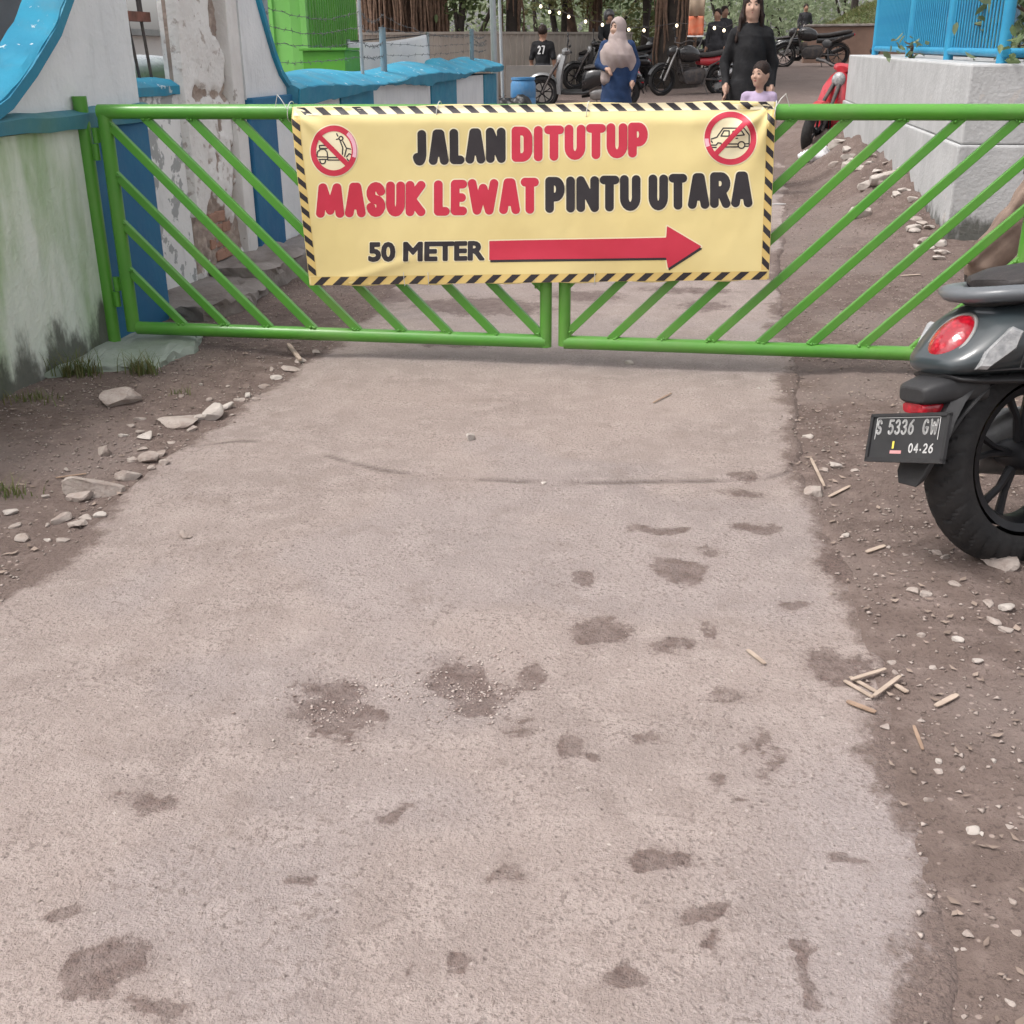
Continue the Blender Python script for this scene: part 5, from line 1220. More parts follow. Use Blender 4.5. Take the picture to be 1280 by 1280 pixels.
bgm = MB(); bgm.loft([[(1.435 + dx * .045, 5.52 + dy * .10, .56 + z) for dx, dy in ((-s1, -1), (s1, -1), (s1, 1), (-s1, 1))] for z, s1 in ((0, .8), (.02, 1), (.17, 1), (.20, .7))]); bgm.build('pouch', M_blk, bag, bevel=.01)
MB().bb(1.387, 1.391, 5.45, 5.59, .63, .70).build('white_panel', M_wht, bag); MB().bb(1.405, 1.465, 5.4155, 5.4185, .63, .70).build('white_panel', M_wht, bag)
MB().tube([(1.435, 5.58, .75), (1.48, 5.62, 1.1), (1.52, 5.66, 1.34)], .01, 8).build('strap', M_blk, bag, smooth=60)

# ================================================================== BEHIND THE LEFT WALL
M_shed_l = mat('lit_green_sheet', (.20, .52, .12), (.17, .46, .10), 3, .5, wear=((.35, .5, .25), 12, .72)); M_shed_d = mat('green_sheet', (.10, .36, .035), (.075, .30, .03), 3, .5, dirt=((.08, .2, .03), 4, .5))  # one shed green in two tones: front coloured as lit, side as shaded
M_beige = mat('beige_sheet_metal', (.42, .37, .32), (.36, .315, .27), 2.5, .6, dirt=((.25, .21, .18), 2, .6)); M_wire = mat('dull_wire', (.10, .105, .11), (.2, .2, .2), 30, .6, metal=.5); M_gal = mat('galvanised_steel', (.42, .45, .46), (.34, .37, .38), 8, .45, metal=.4)
M_tarp = mat('white_tarpaulin', (.74, .74, .75), (.66, .66, .68), 4, .55, bump=.4, bs=8); M_postblue = mat('grey_blue_steel', (.16, .25, .30), (.2, .28, .32), 8, .6, dirt=((.2, .17, .15), 6, .5))
def corrugated(a, b, z0, z1, pitch, depth, name, m, par, flat=.5):
    a, b = Vector(a), Vector(b); d = (b - a); L = d.length; d.normalize(); n = Vector((d.y, -d.x, 0)); k = int(L / pitch); secs = [[], []]
    pts = []
    for i in range(k):
        for f, o in ((0, 0), (flat, 0), (flat + (1 - flat) * .2, depth), (1 - (1 - flat) * .2, depth)): pts.append((i * pitch + f * pitch, o))
    pts.append((L, 0)); V = []
    for z in (z0, z1):
        for s, o in pts: q = a + d * s + n * o; V.append((q.x, q.y, z))
    m_ = len(pts); mb = MB(); mb.add(V, [(i, i + 1, m_ + i + 1, m_ + i) for i in range(m_ - 1)])
    o = mb.build(name, m, par); md = o.modifiers.new('thickness', 'SOLIDIFY'); md.thickness = .004; return o
shed = thing('green_shed', 'bright green corrugated shed behind the striped wall', 'shed', (-4.6, 11.2, 0))
A = Yp(383, 60, 10.0); Bq = Vector((A.x - .75, 10.0, 0)); Cq = Vector((-3.86, 13.2, 0)); Cq.x = Yp(447, 40, 13.2).x
corrugated((Bq.x, 10.0, 0), (A.x, 10.0, 0), -.1, 3.0, .16, .02, 'front_sheet', M_shed_l, shed, .8)
corrugated((A.x, 10.0, 0), (Cq.x, 13.2, 0), -.1, 3.0, .14, -.025, 'side_sheet', M_shed_d, shed, .5)
MB().bar((A.x, 9.995, -.1), (A.x, 9.995, 3.0), .05, .05, (0, 1, 0)).build('corner_post', M_shed_l, shed)
rf = MB(); rf.add([(Bq.x, 9.6, 2.95), (A.x + .25, 9.6, 2.95), (Cq.x + .25, 13.4, 2.95), (Bq.x, 13.4, 3.2), (Bq.x, 9.6, 3.0), (A.x + .25, 9.6, 3.0), (Cq.x + .25, 13.4, 3.0), (Bq.x, 13.4, 3.25)], [(3, 2, 1, 0), (4, 5, 6, 7), (0, 1, 5, 4), (1, 2, 6, 5), (2, 3, 7, 6), (3, 0, 4, 7)]); rf.build('roof', M_shed_d, shed)
bx = Yp(415, 75, 9.2)
tb = thing('green_table', 'small green table half hidden behind the turquoise coping', 'table', (bx.x, 9.2, 0))
MB().bb(bx.x - .17, bx.x + .17, 9.0, 9.4, .98, 1.13).build('apron', M_shed_d, tb, bevel=.004); MB().bb(bx.x - .19, bx.x + .19, 8.98, 9.42, 1.132, 1.152).build('top', M_shed_d, tb, bevel=.003)
for dx, dy in ((-.15, -.16), (.15, -.16), (-.15, .16), (.15, .16)): MB().bar((bx.x + dx, 9.2 + dy, 0), (bx.x + dx, 9.2 + dy, .98), .04, .04, (0, 1, 0)).build('leg', M_capteal, tb)
# white sheet hung behind the barbed wire
ws = thing('white_sheet', 'white tarpaulin sheet hung on a line behind the barbed wire', 'sheet', (-3.6, 11.2, 0))
a, b2 = Yp(434, 52, 11.0), Yp(533, 43, 11.6); c, d = Yp(440, 95, 11.0), Yp(541, 95, 11.6); n_ = 24; V = []
for i in range(n_ + 1):
    for j in range(11):
        u, v = i / n_, j / 10; q = (a * (1 - u) + b2 * u) * (1 - v) + (c * (1 - u) + d * u) * v
        V.append((q.x, q.y + .03 * math.sin(u * 17 + v * 2) * (.3 + v), q.z - .03 * math.sin(u * math.pi) * (1 - v)))
mb = MB().add(V, [(i * 11 + j, (i + 1) * 11 + j, (i + 1) * 11 + j + 1, i * 11 + j + 1) for i in range(n_) for j in range(10)]); o = mb.build('sheet', M_tarp, ws, smooth=180); md = o.modifiers.new('t', 'SOLIDIFY'); md.thickness = .003
for q in (a, b2): MB().tube([(q.x, q.y + .04, 0), (q.x, q.y + .04, q.z + .02)], .018, 8).build('pole', M_gal, ws, smooth=60)
MB().tube([a + Vector((0, .03, 0)), b2 + Vector((0, .03, 0))], .006, 6).build('line', M_iron, ws)
# barbed wire fence standing on the coping
bw = thing('barbed_wire_fence', 'barbed wire strands on grey-blue steel posts along the turquoise coping', 'fence', (XL - .12, 9.6, .95))
PST = []
for px, pyb, pyt, y_, r, m in ((338, 88, -40, None, .016, M_gal), (453, 84, -10, None, .013, M_gal), (480, 86, 34, None, .026, M_postblue), (590, 71, 36, None, .022, M_postblue)):
    base = Xp(px, pyb, XL - .10); top = Yp(px, pyt, base.y)
    MB().tube([(base.x, base.y, .93), (base.x, base.y, max(top.z, 1.15))], r, 10).build('post', m, bw, smooth=60); PST.append((base.y, base.x))
PST = sorted(PST + [(6.25, XB - .05), (13.0, XL - .1)])
def barbed(zs, sag, seed):
    r2 = random.Random(seed); pts = []
    for k in range(len(PST) - 1):
        (y0, x0), (y1, x1) = PST[k], PST[k + 1]; za, zb = zs(y0), zs(y1)
        for i in range(14):
            t_ = i / 14; pts.append((x0 + (x1 - x0) * t_ + r2.uniform(-.006, .006), y0 + (y1 - y0) * t_, za + (zb - za) * t_ - sag * 4 * t_ * (1 - t_) + r2.uniform(-.006, .006)))
    mb = MB(); mb.tube(pts, .0018, 5)
    for p_ in pts[::1]:
        for q in range(2):
            d_ = Vector((r2.uniform(-1, 1), r2.uniform(-1, 1), r2.uniform(-1, 1))).normalized() * .016; P_ = Vector(p_) + Vector((0, r2.uniform(0, .05), 0)); mb.tube([P_ - d_, P_ + d_], .0015, 4)
    mb.build('wire_strand', M_wire, bw)
barbed(lambda y: 1.06 + .012 * (y - 6), .015, 1); barbed(lambda y: 1.17 + .006 * (y - 6), .03, 2); barbed(lambda y: 1.24 + .02 * (y - 6) * (1 if y < 10 else .4), .04, 3); barbed(lambda y: 1.40 - .03 * abs(y - 8), .06, 4)
# pole beside the end of the striped wall, thin pole behind
q = Yp(618, 128, 13.4)
for px, y_, r, nm in ((621, 13.4, .034, 'slim grey-white steel pole at the end of the striped wall'), (630, 16.5, .022, 'thin dull pole behind the grey-white pole')):
    p0 = Yp(px, 120, y_); t = thing('steel_pole', nm, 'pole', (p0.x, y_, float(rise(np.array(y_))))); lx = Yp(px - 6, 0, y_).x - p0.x
    MB().tube([(p0.x, y_, -.1), (p0.x + lx, y_, 1.9), (p0.x + lx * 1.8, y_, 3.6)], r, 12).build('shaft', M_gal, t, smooth=60); MB().lathe([(0, 0.06), (r * 2, .06), (r * 2.2, 0)], 14, (p0.x, y_, float(rise(np.array(y_)))), 'Z').build('foot_plate', M_gal, t)
# beige sheet fence
fbx = thing('sheet_fence', 'long beige ribbed sheet metal fence behind the parked scooters', 'fence', (-4.2, 18.5, 0))
pts = [Yp(425, 60, 20.5), Yp(590, 60, 22.5), Yp(790, 60, 28.5)]
for k in range(2):
    a, b2 = pts[k], pts[k + 1]; L = (b2 - a).length; n_ = max(3, int(L / .9))
    for i in range(n_):
        p0 = a + (b2 - a) * (i / n_); p1 = a + (b2 - a) * ((i + 1) / n_)
        corrugated((p0.x, p0.y, 0), (p1.x - .004, p1.y, 0), -.05, (1.43 if k == 0 else 1.46) + .006 * i, .11 if k == 0 else .22, .02, 'sheet_panel', M_beige, fbx, .72)
    MB().bar((a.x, a.y - .01, 1.44 + .03 * k), (b2.x, b2.y - .01, 1.47 + .05 * k), .05, .045).build('top_rail', M_conc if False else M_beige, fbx)
# oddments by the pole: blue drum, grey board, black bag
M_drum = mat('blue_plastic_drum', (.035, .17, .38), (.05, .21, .42), 5, .45, dirt=((.2, .25, .3), 6, .5))
p = Yp(654, 118, 16.2); t = thing('plastic_drum', 'blue plastic drum standing beside the grey board', 'drum', (p.x, 16.2, .05))
MB().lathe([(0, .02), (.16, .02), (.17, .05), (.175, .2), (.165, .22), (.175, .24), (.175, .42), (.165, .44), (.175, .46), (.17, .62), (.15, .66), (.0, .67)], 28, (p.x, 16.2, .1), 'Z').build('barrel', M_drum, t, smooth=40); MB().lathe([(.15, .66), (.165, .67), (.165, .70), (0, .70)], 24, (p.x, 16.2, .1), 'Z').build('lid', M_drum, t, smooth=40)
p = Yp(662, 100, 20.9); o = MB().box((p.x, 20.9, .50), (.85, .03, .80), None, .01).build('board', mat('grey_board', (.2, .185, .17), (.15, .14, .13), 4, .85), None, bevel=.004); tag(rebase(o), 'grey board leaning behind the blue drum', 'board'); o.name = 'leaning_board'
p = Yp(642, 120, 15.6); o = sdf_obj('rubbish_bag', [('e', (p.x, 15.6, .32), (.26, .2, .22), 0), ('e', (p.x - .12, 15.55, .42), (.16, .14, .14), 0), ('e', (p.x + .1, 15.6, .44), (.14, .12, .16), 0)], .02, [mat('black_plastic_bag', (.012, .012, .013), rough=.35, bump=.8, bs=20)], None, .04, lambda Q: .014 * np.sin(Q[..., 0] * 50 + Q[..., 2] * 31) * np.sin(Q[..., 1] * 40 + Q[..., 2] * 17))
tag(rebase(o), 'crumpled black rubbish bag beside the blue drum', 'bag')

# ================================================================== PARKED BIKES AND PEOPLE FAR BEHIND
gy = lambda y: float(rise(np.array(float(y))))
p = Yp(683, 126, 19.8)
scooter('black and silver parked scooter facing left beyond the banner', (p.x + 1.25, 20.2, gy(20.2)), 188, 8, C_black, shield=C_silver, scale=1.12)
p = Yp(808, 124, 22.5)
motorcycle('black and red motorcycle parked under the big tree facing left', (p.x + 1.3, 24.2, gy(23.2)), 212, C_black, 1.0, col2=C_red)
p = Yp(905, 104, 20.5)
scooter('dark grey scooter half hidden behind the woman in black', (p.x + .15, 21.0, gy(21)), 60, 8, C_dgrey, shield=C_silver, scale=1.05)
p = Yp(976, 82, 34)
motorcycle('black motorcycle standing alone across the far dirt yard', (p.x + 1.5, 34.3, gy(34)), 183, C_black, 1.12)
p = Yp(1030, 128, 12.9)
scooter('red and black scooter poking out behind the retaining wall', (1.75, 14.7, gy(14.5)), 240, 8, C_red, shield=C_red, scale=1.12)
p = Yp(735, 90, 24)
scooter('black scooter behind the mauve headscarf woman, helmet on its mirror', (p.x + .9, 25.2, gy(25)), 200, 8, C_black, scale=1.1)
for lab, px, y_, hd, col, kind in (
    ('black scooter wedged right of the black and red motorcycle', 862, 27.0, 196, C_black, 's'), ('dark scooter nose-on beside the big trunk foot', 808, 27.5, 235, C_dgrey, 's'), ('black motorcycle tucked behind the headscarf woman', 770, 26.6, 205, C_black, 'm'),
    ('dark motorcycle in the row left of the woman in black', 893, 29.5, 200, C_black, 'm'), ('grey scooter at the back of the row beside the fence end', 715, 26.5, 190, C_dgrey, 's'), ('far black scooter right of the woman in black', 968, 38.0, 190, C_black, 's')):
    p = Yp(px, 90, y_)
    if kind == 's': scooter(lab, (p.x + .6, y_, gy(y_)), hd, 8, col, scale=1.1)
    else: motorcycle(lab, (p.x + .6, y_, gy(y_)), hd, col, 1.0, col2=C_dgrey)
SEAT = {s: ((s * .09, 0, .86), (s * .15, -.38, .78), (s * .14, -.36, .36)) for s in (-1, 1)}
HS = [('e', (0, .016, 1.525), (.084, .10, .10), 0), ('e', (0, -.10, 1.48), (.066, .07, .085), 0, 'cut')]
p = Yp(681, 60, 21.5)
t = person('seated person seen from behind in a black jersey numbered 27', (p.x - .05, 21.6, gy(21.6) - .30), 175, 1.0, [SK2, M_blk, M_dk, M_shoe], hair=HS, h=.014, face=False, sleeve=0, legs={s: ((s * .09, 0, .86), (s * .16, -.38, .80), (s * .14, -.36, .40)) for s in (-1, 1)})
conv = lambda P2, lift: np.array([Vector((-x_ * .001, .118 + lift - .004 * abs(x_ / 60) ** 2, 1.2 - y_ * .001)) for x_, y_ in P2])
for ch, a_, b_ in (('2', -68, -8), ('7', 8, 68)):
    ln = [[(a_ + 10 + (b_ - a_ - 20) * q[0], 60 - 120 * q[1]) for q in l] for l in AL[ch]]; v_, f_ = contour(glyph_fn(ln, 11), a_ - 6, b_ + 6, -80, 80, 4)
    me = bpy.data.meshes.new('jersey_number'); me.from_pydata([tuple(q) for q in conv(v_, .012)], [], f_); me.materials.append(M_wht); o = bpy.data.objects.new('jersey_number', me); COL.objects.link(o); o.parent = t
p = Yp(741, 60, 23)
t = person('rider in black with a helmet on the scooter behind the headscarf woman', (p.x + .15, 24.6, gy(24.6) - .06), 20, .98, [SK2, M_blk, M_dk, M_shoe], h=.016, face=False, legs=SEAT, arms={-1: ((-.165, 0, 1.3), (-.22, -.18, 1.12), (-.2, -.40, 1.05)), 1: ((.165, 0, 1.3), (.22, -.18, 1.12), (.2, -.40, 1.05))})
sdf_obj('helmet', [('e', (0, .01, 1.53), (.115, .135, .125), 0), ('e', (0, -.13, 1.49), (.08, .07, .05), 0, 'cut')], .014, [C_dgrey], t, .02)
p = Yp(911, 30, 27)
person('person in dark clothes standing beyond the grey scooter', (p.x - .1, 27.5, gy(27.5)), 30, .98, [SK2, M_dk, M_dk, M_shoe], hair=HS, h=.016, face=False, sleeve=0)
p = Yp(1006, 30, 42)
person('distant dark figure behind the far motorcycle', (p.x, 42, gy(42)), 10, 1.0, [SK2, M_dk, M_dk, M_shoe], hair=HS, h=.018, face=False)
p = Yp(896, 40, 25)
person('person half hidden by the hanging orange cloth beside the big tree', (p.x + .0, 25.6, gy(25.6)), -20, .95, [SK2, M_dk, M_dk, M_shoe], hair=HS, h=.018, face=False)
# low brown wall and grassy bank on the right
M_bwall = mat('brown_mud_wall', (.23, .15, .115), (.17, .11, .085), 2, .9, bump=.5, bs=12, world=True)
a, b2 = Yp(1004, 45, 37), Yp(1080, 45, 36); t = thing('garden_wall', 'low brown wall below the grassy bank at the right', 'wall', ((a.x + b2.x) / 2 + 3, 36.5, .7))
ZT_ = Yp(1020, 34, 37).z
MB().bb(a.x, a.x + 9, 36.4, 36.8, .3, ZT_).build('masonry', M_bwall, t, bevel=.03); MB().bb(a.x - .04, a.x + 9.04, 36.35, 36.85, ZT_ + .002, ZT_ + .07).build('coping', M_conc, t, bevel=.015)
# orange-red hanging cloth
M_or = mat('faded_orange_net', (.55, .13, .06), (.5, .2, .12), 10, .8); M_pale = mat('faded_pale_net', (.42, .33, .24), (.36, .27, .2), 14, .85)
p, q = Yp(864, -40, 19), Yp(879, 46, 19); hc_ = thing('hanging_cloth', 'faded orange cloth strip hanging before the big tree', 'cloth', (p.x + .1, 19, q.z))
zm = Yp(870, 20, 19).z
for z0, z1, m in ((q.z + .02, zm, M_or), (zm, p.z + .6, M_pale)):
    o = MB().add([(p.x + (q.x - p.x) * i / 8, 19 + .02 * math.sin(i * 1.3 + j * .5), z0 + (z1 - z0) * j / 6) for i in range(9) for j in range(7)], [(i * 7 + j, (i + 1) * 7 + j, (i + 1) * 7 + j + 1, i * 7 + j + 1) for i in range(8) for j in range(6)]).build('fabric', m, hc_, smooth=180)
    md = o.modifiers.new('t', 'SOLIDIFY'); md.thickness = .004
MB().bar((p.x - .01, 19, q.z + .01), (q.x + .01, 19, q.z + .01), .02, .02).build('hem_weight', M_wht, hc_)

# ================================================================== TREES, PLANTS
def leafmat(name, c, c2, tr=.25):
    m, nt, b = newmat(name); oi = nt.attr('tone')
    link(nt, nt.mix(oi, c, c2), b, 'Base Color'); b.inputs['Roughness'].default_value = .55; b.inputs['Specular IOR Level'].default_value = .3
    b.inputs['Transmission Weight'].default_value = 0
    tb_ = nt.n('ShaderNodeBsdfTranslucent', i_Color=nt.mix(oi, tuple(min(1, x * 1.5) for x in c), tuple(min(1, x * 1.5) for x in c2)))
    mx = nt.n('ShaderNodeMixShader', i_0=tr); out = m.node_tree.nodes['Material Output']
    nt.t.links.new(b.outputs[0], mx.inputs[1]); nt.t.links.new(tb_.outputs[0], mx.inputs[2]); nt.t.links.new(mx.outputs[0], out.inputs[0]); return m
L_far = leafmat('hazed_far_leaves', (.34, .39, .26), (.22, .28, .17), .45); L_mid = leafmat('green_leaves', (.16, .20, .09), (.07, .11, .04)); L_yel = leafmat('olive_leaves', (.22, .22, .10), (.12, .13, .05)); L_gr = leafmat('grass_blades', (.10, .15, .045), (.17, .15, .07)); L_plant = leafmat('broad_leaves', (.20, .24, .14), (.09, .13, .06))  # L_far: distant leaf colour is paled to stand in for haze
M_bark = mat('brown_bark', (.115, .07, .05), (.05, .033, .026), 7, .95, bump=1., bs=18, world=True); M_bark2 = mat('dark_bark', (.05, .04, .033), (.028, .022, .019), 7, .95, bump=1., bs=16, world=True)
M_root = mat('hanging_root_bark', (.20, .125, .085), (.11, .07, .05), 16, .95, bump=.6, bs=40, world=True)
def leaves(name, C, size, m, par=None, seed=0, droop=.3, asp=.5):
    """C: (n,3) leaf centres -> one mesh of folded leaf blades"""
    r = np.random.RandomState(seed); n = len(C); C = np.asarray(C)
    d = r.normal(size=(n, 3)); d[:, 2] = d[:, 2] * .6 - droop; d /= np.linalg.norm(d, axis=1)[:, None]
    s = np.cross(d, r.normal(size=(n, 3))); s /= np.linalg.norm(s, axis=1)[:, None]; L = size * r.uniform(.6, 1.3, (n, 1)); nn = np.cross(d, s)
    w = L * asp * .5
    V = np.stack([C - d * L * .5, C + s * w * .85 - d * L * .2 + nn * w * .35, C + s * w * .7 + d * L * .18 + nn * w * .25, C + d * L * .5 - nn * w * .3, C - s * w * .7 + d * L * .18 + nn * w * .25, C - s * w * .85 - d * L * .2 + nn * w * .35], 1).reshape(-1, 3)
    i = np.arange(n)[:, None] * 6; Fq = np.concatenate([i + np.array([[0, 1, 2]]), i + np.array([[0, 2, 3]]), i + np.array([[0, 3, 4]]), i + np.array([[0, 4, 5]])])
    off = np.array(par.location) if par else np.zeros(3)
    o = npmesh(name, V - off, Fq, m, par, False); fattr(o, 'tone', np.repeat(r.uniform(0, 1, n), 6)); return o
def blob_pts(cs, n, seed, shell=.55):
    r = np.random.RandomState(seed); out = []; vol = np.array([c[3] * c[4] * c[5] for c in cs]) ** (2 / 3)
    for c, k in zip(cs, (vol / vol.sum() * n).astype(int)):
        d = r.normal(size=(k, 3)); d /= np.linalg.norm(d, axis=1)[:, None]; rad = shell + (1 - shell) * r.uniform(0, 1, (k, 1)) ** .6
        # small clumps with gaps
        cl = fbm(d[:, 0] * 4 + c[0], d[:, 2] * 4 + d[:, 1] * 3, 3, seed)[:, None]
        keep = (cl[:, 0] > -.06); out.append((np.array(c[:3]) + d * np.array(c[3:6]) * (rad + cl * .5))[keep])
    return np.concatenate(out)
def trunk(mb, pts, rs, n=18, fl=.25, seed=0):
    secs = []
    for k, (p_, r_) in enumerate(zip(pts, rs)):
        secs.append([(p_[0] + r_ * (1 + fl * float(fbm(np.array(math.cos(a) * 1.7 + seed), np.array(math.sin(a) * 1.7 + k * .12), 3, seed)) * 2) * math.cos(a), p_[1] + r_ * (1 + fl * float(fbm(np.array(math.cos(a) * 1.7 + seed), np.array(math.sin(a) * 1.7 + k * .12), 3, seed)) * 2) * math.sin(a), p_[2]) for a in np.linspace(0, 2 * math.pi, n + 1)[:-1]])
    mb.loft(secs); return mb
def tree(label, px, y, wpx, h, m, lm, lean=0., roots=0, seed=1, crown=True, nleaf=3500, lsize=.3, flare=1.35):
    p = Yp(px, 60, y); z0 = gy(y); r0 = wpx / 2 * (Yp(px + 100, 60, y).x - p.x) / 100
    t = thing('tree', label, 'tree', (p.x, y, z0 - .1)); mb = MB(); ks = 12
    pts = [(p.x + lean * (k / ks) * h * .5, y, z0 - .15 + h * .62 * k / ks) for k in range(ks + 1)]
    trunk(mb, pts, [r0 * (1 + (flare - 1) * max(0, 1 - k / 3)) * (1 - .3 * k / ks) for k in range(ks + 1)], 22, .3, seed); top = Vector(pts[-1]); rr = random.Random(seed)
    trk = mb.build('trunk', m, t, smooth=70)
    cs = []
    for i in range(6):
        a = i * 1.05 + rr.uniform(-.3, .3); e = top + Vector((math.cos(a) * h * .32, math.sin(a) * h * .32, h * rr.uniform(.12, .3))); MB().tube([top - Vector((0, 0, .5)), (top + e) / 2 + Vector((0, 0, .3)), e], [r0 * .45, r0 * .28, r0 * .12], 8).build('limb', m, trk, smooth=60)
        cs.append((e.x, e.y, e.z + .3, h * .22, h * .22, h * .13))
    cs.append((top.x, top.y, top.z + h * .3, h * .28, h * .28, h * .15))
    leaves('crown', blob_pts(cs, nleaf, seed), lsize, lm, t, seed)
    if roots:
        r_ = MB()
        for i in range(roots):
            a = rr.uniform(math.pi, 2 * math.pi); d_ = r0 * rr.uniform(1.0, 1.25); x_, y_ = p.x + d_ * math.cos(a), y + d_ * math.sin(a); zb = rr.uniform(1.3, 2.4) if rr.random() < .7 else z0
            q = []
            for k in range(7): q.append((x_ + rr.uniform(-.05, .05), y_ + rr.uniform(-.05, .05), 4.6 + (zb - 4.6) * k / 6))
            r_.tube(q, [rr.uniform(.012, .035)] * 6 + [.006], 6)
        o = r_.build('aerial_roots', M_root, t, smooth=60); o['kind'] = 'stuff'
    return t
tree('massive reddish banyan trunk draped with hanging roots behind the sheet fence', 505, 24, 92, 9, M_bark, L_mid, 0, 190, 3, nleaf=5000)
tree('dark slim trunk behind the thin pole', 640, 25, 20, 8, M_bark2, L_mid, .02, 14, 5)
tree('brown straight trunk rising behind the headscarf woman', 744, 30, 18, 9, M_bark, L_yel, -.0, 10, 7, flare=1.2)
tree('leaning brown trunk beside the straight one', 728, 31, 16, 8, M_bark, L_yel, -.28, 0, 8, flare=1.2)
tree('thick dark fluted tree trunk behind the black and red motorcycle', 843, 26, 46, 10, M_bark2, L_mid, .02, 26, 9, nleaf=5000)
tree('far dark trunk above the grassy bank', 1062, 48, 10, 9, M_bark2, L_mid, .02, 0, 12)
# loose foliage masses beyond: hedge-like trees
def bush(label, px, y, zc, rx, rz, m, n, ls, seed, cat='tree', name='leafy_tree', group=None):
    c = Yp(px, 60, y); t = thing(name, label, cat, (c.x, y, gy(y)), group=group); r = random.Random(seed)
    cs = [(c.x + r.uniform(-.6, .6) * rx, y + r.uniform(-.4, .4) * rx, zc + r.uniform(-.5, .5) * rz, rx * r.uniform(.45, .7), rx * r.uniform(.4, .6), rz * r.uniform(.5, .75)) for i in range(9)]
    s = MB()
    for i in range(2): s.tube([(c.x + r.uniform(-.2, .2), y, gy(y) - .1), (c.x + r.uniform(-.4, .4) * rx, y, zc), (c.x + r.uniform(-.6, .6) * rx, y, zc + rz * .7)], [.09, .06, .02], 6)
    s.build('trunk', M_bark2, t, smooth=60); leaves('crown', blob_pts(cs, int(n * .72), seed, .35), ls, m, t, seed); return t
bush('loose green foliage between the banyan and the grey-white pole', 580, 34, 3.0, 3.0, 2.6, L_mid, 5200, .22, 21)
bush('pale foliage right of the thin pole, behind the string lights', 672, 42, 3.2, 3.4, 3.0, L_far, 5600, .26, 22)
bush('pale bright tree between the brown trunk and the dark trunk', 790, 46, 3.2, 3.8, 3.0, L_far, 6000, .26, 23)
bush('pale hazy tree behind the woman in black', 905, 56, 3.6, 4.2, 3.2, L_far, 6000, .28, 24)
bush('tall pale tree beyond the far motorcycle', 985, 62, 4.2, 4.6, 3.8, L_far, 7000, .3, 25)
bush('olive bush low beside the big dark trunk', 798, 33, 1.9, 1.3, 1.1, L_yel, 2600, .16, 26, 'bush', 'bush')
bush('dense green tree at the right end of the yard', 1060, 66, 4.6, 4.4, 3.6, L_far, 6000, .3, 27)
bush('leafy spray hanging over the sheet fence right of the banyan', 566, 24, 3.0, 1.1, 1.3, L_mid, 2600, .17, 41)
bush('hanging leaves in front of the brown trunks', 700, 30, 3.1, 1.5, 1.3, L_yel, 2600, .18, 42)
bush('drooping leaves left of the orange cloth', 800, 29, 3.2, 1.2, 1.2, L_mid, 2400, .17, 43)
bush('green tree far left behind the shed', 400, 40, 3.6, 4.0, 3.2, L_mid, 5000, .26, 28)
fw = []
r = np.random.RandomState(5)
for i in range(46):
    x_ = -24 + 84 * i / 45; fw.append((x_ + r.uniform(-1.5, 1.5), 82 + r.uniform(-5, 5), 3.2 + r.uniform(0, 3.0), 3.4, 2.4, 3.2 + r.uniform(0, 2.2)))
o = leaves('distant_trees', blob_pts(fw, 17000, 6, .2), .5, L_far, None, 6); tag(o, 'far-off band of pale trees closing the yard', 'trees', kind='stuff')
# grassy bank
bk = Yp(1045, 25, 39); V = []
gx = np.linspace(a.x, a.x + 12, 60); gyv = np.linspace(36.9, 46, 40)
bank = grid_mesh('grassy_bank', gx, gyv, lambda X, Y: gy(38) + .5 + 1.15 * sstep(36.8, 40, Y) * sstep(a.x - .3, a.x + 2.6, X) + .2 * fbm(X * 1.2, Y * 1.2, 3, 3), mat('bank_soil', (.10, .12, .05), (.07, .08, .035), 3, .95)); struct(bank)
rp = np.random.RandomState(3); bx_, by_ = rp.uniform(a.x, a.x + 9, 9000), rp.uniform(36.9, 42, 9000); bz = gy(38) + .5 + 1.15 * sstep(36.8, 40, by_) * sstep(a.x - .3, a.x + 2.6, bx_) + .2 * fbm(bx_ * 1.2, by_ * 1.2, 3, 3)
o = leaves('bank_grass', np.stack([bx_, by_, bz + .06], 1), .22, L_gr, None, 9, -.9, .12); tag(o, 'green grass covering the bank on the right', 'grass', kind='stuff')
# leafy plants behind and under the blue fence
def stem_plant(label, base, tips, nl, ls, seed, m=L_plant, asp=.55, name='leafy_plant'):
    t = thing(name, label, 'plant', base); r = np.random.RandomState(seed); s = MB(); C = []
    for tp in tips:
        b0, b1 = Vector(base), Vector(tp); s.tube([b0, (b0 + b1) / 2 + Vector((.03, 0, .05)), b1], [.012, .008, .004], 6)
        for i in range(nl): f = r.uniform(.15, 1.05); q_ = b0 + (b1 - b0) * f; C.append((q_.x + r.normal(0, .07), q_.y + r.normal(0, .07), q_.z + r.normal(0, .07)))
    s.build('stem', M_bark, t, smooth=60); o = leaves('foliage', np.array(C), ls, m, t, seed, .8, asp); return t
stem_plant('broad-leaved plant drooping through the blue fence near its corner', (XF + .35, 7.75, 1.04), [(XF + .1, 7.7, 1.85), (XF - .04, 7.95, 1.5), (XF - .06, 8.3, 1.7), (XF - .03, 8.1, 1.25), (XF + .35, 7.6, 1.9), (XF + .6, 7.55, 1.6), (XF + .12, 7.75, 1.35), (XF + .85, 7.6, 1.8)], 38, .105, 31)
stem_plant('tall leafy plant behind the blue fence at the picture edge', (XF + 1.0, 8.0, 1.04), [(XF + .7, 7.7, 1.5), (XF + 1.1, 7.6, 1.7), (XF + .9, 7.9, 1.95), (XF + 1.4, 7.8, 1.6), (XF + .5, 7.8, 1.3)], 40, .11, 35)
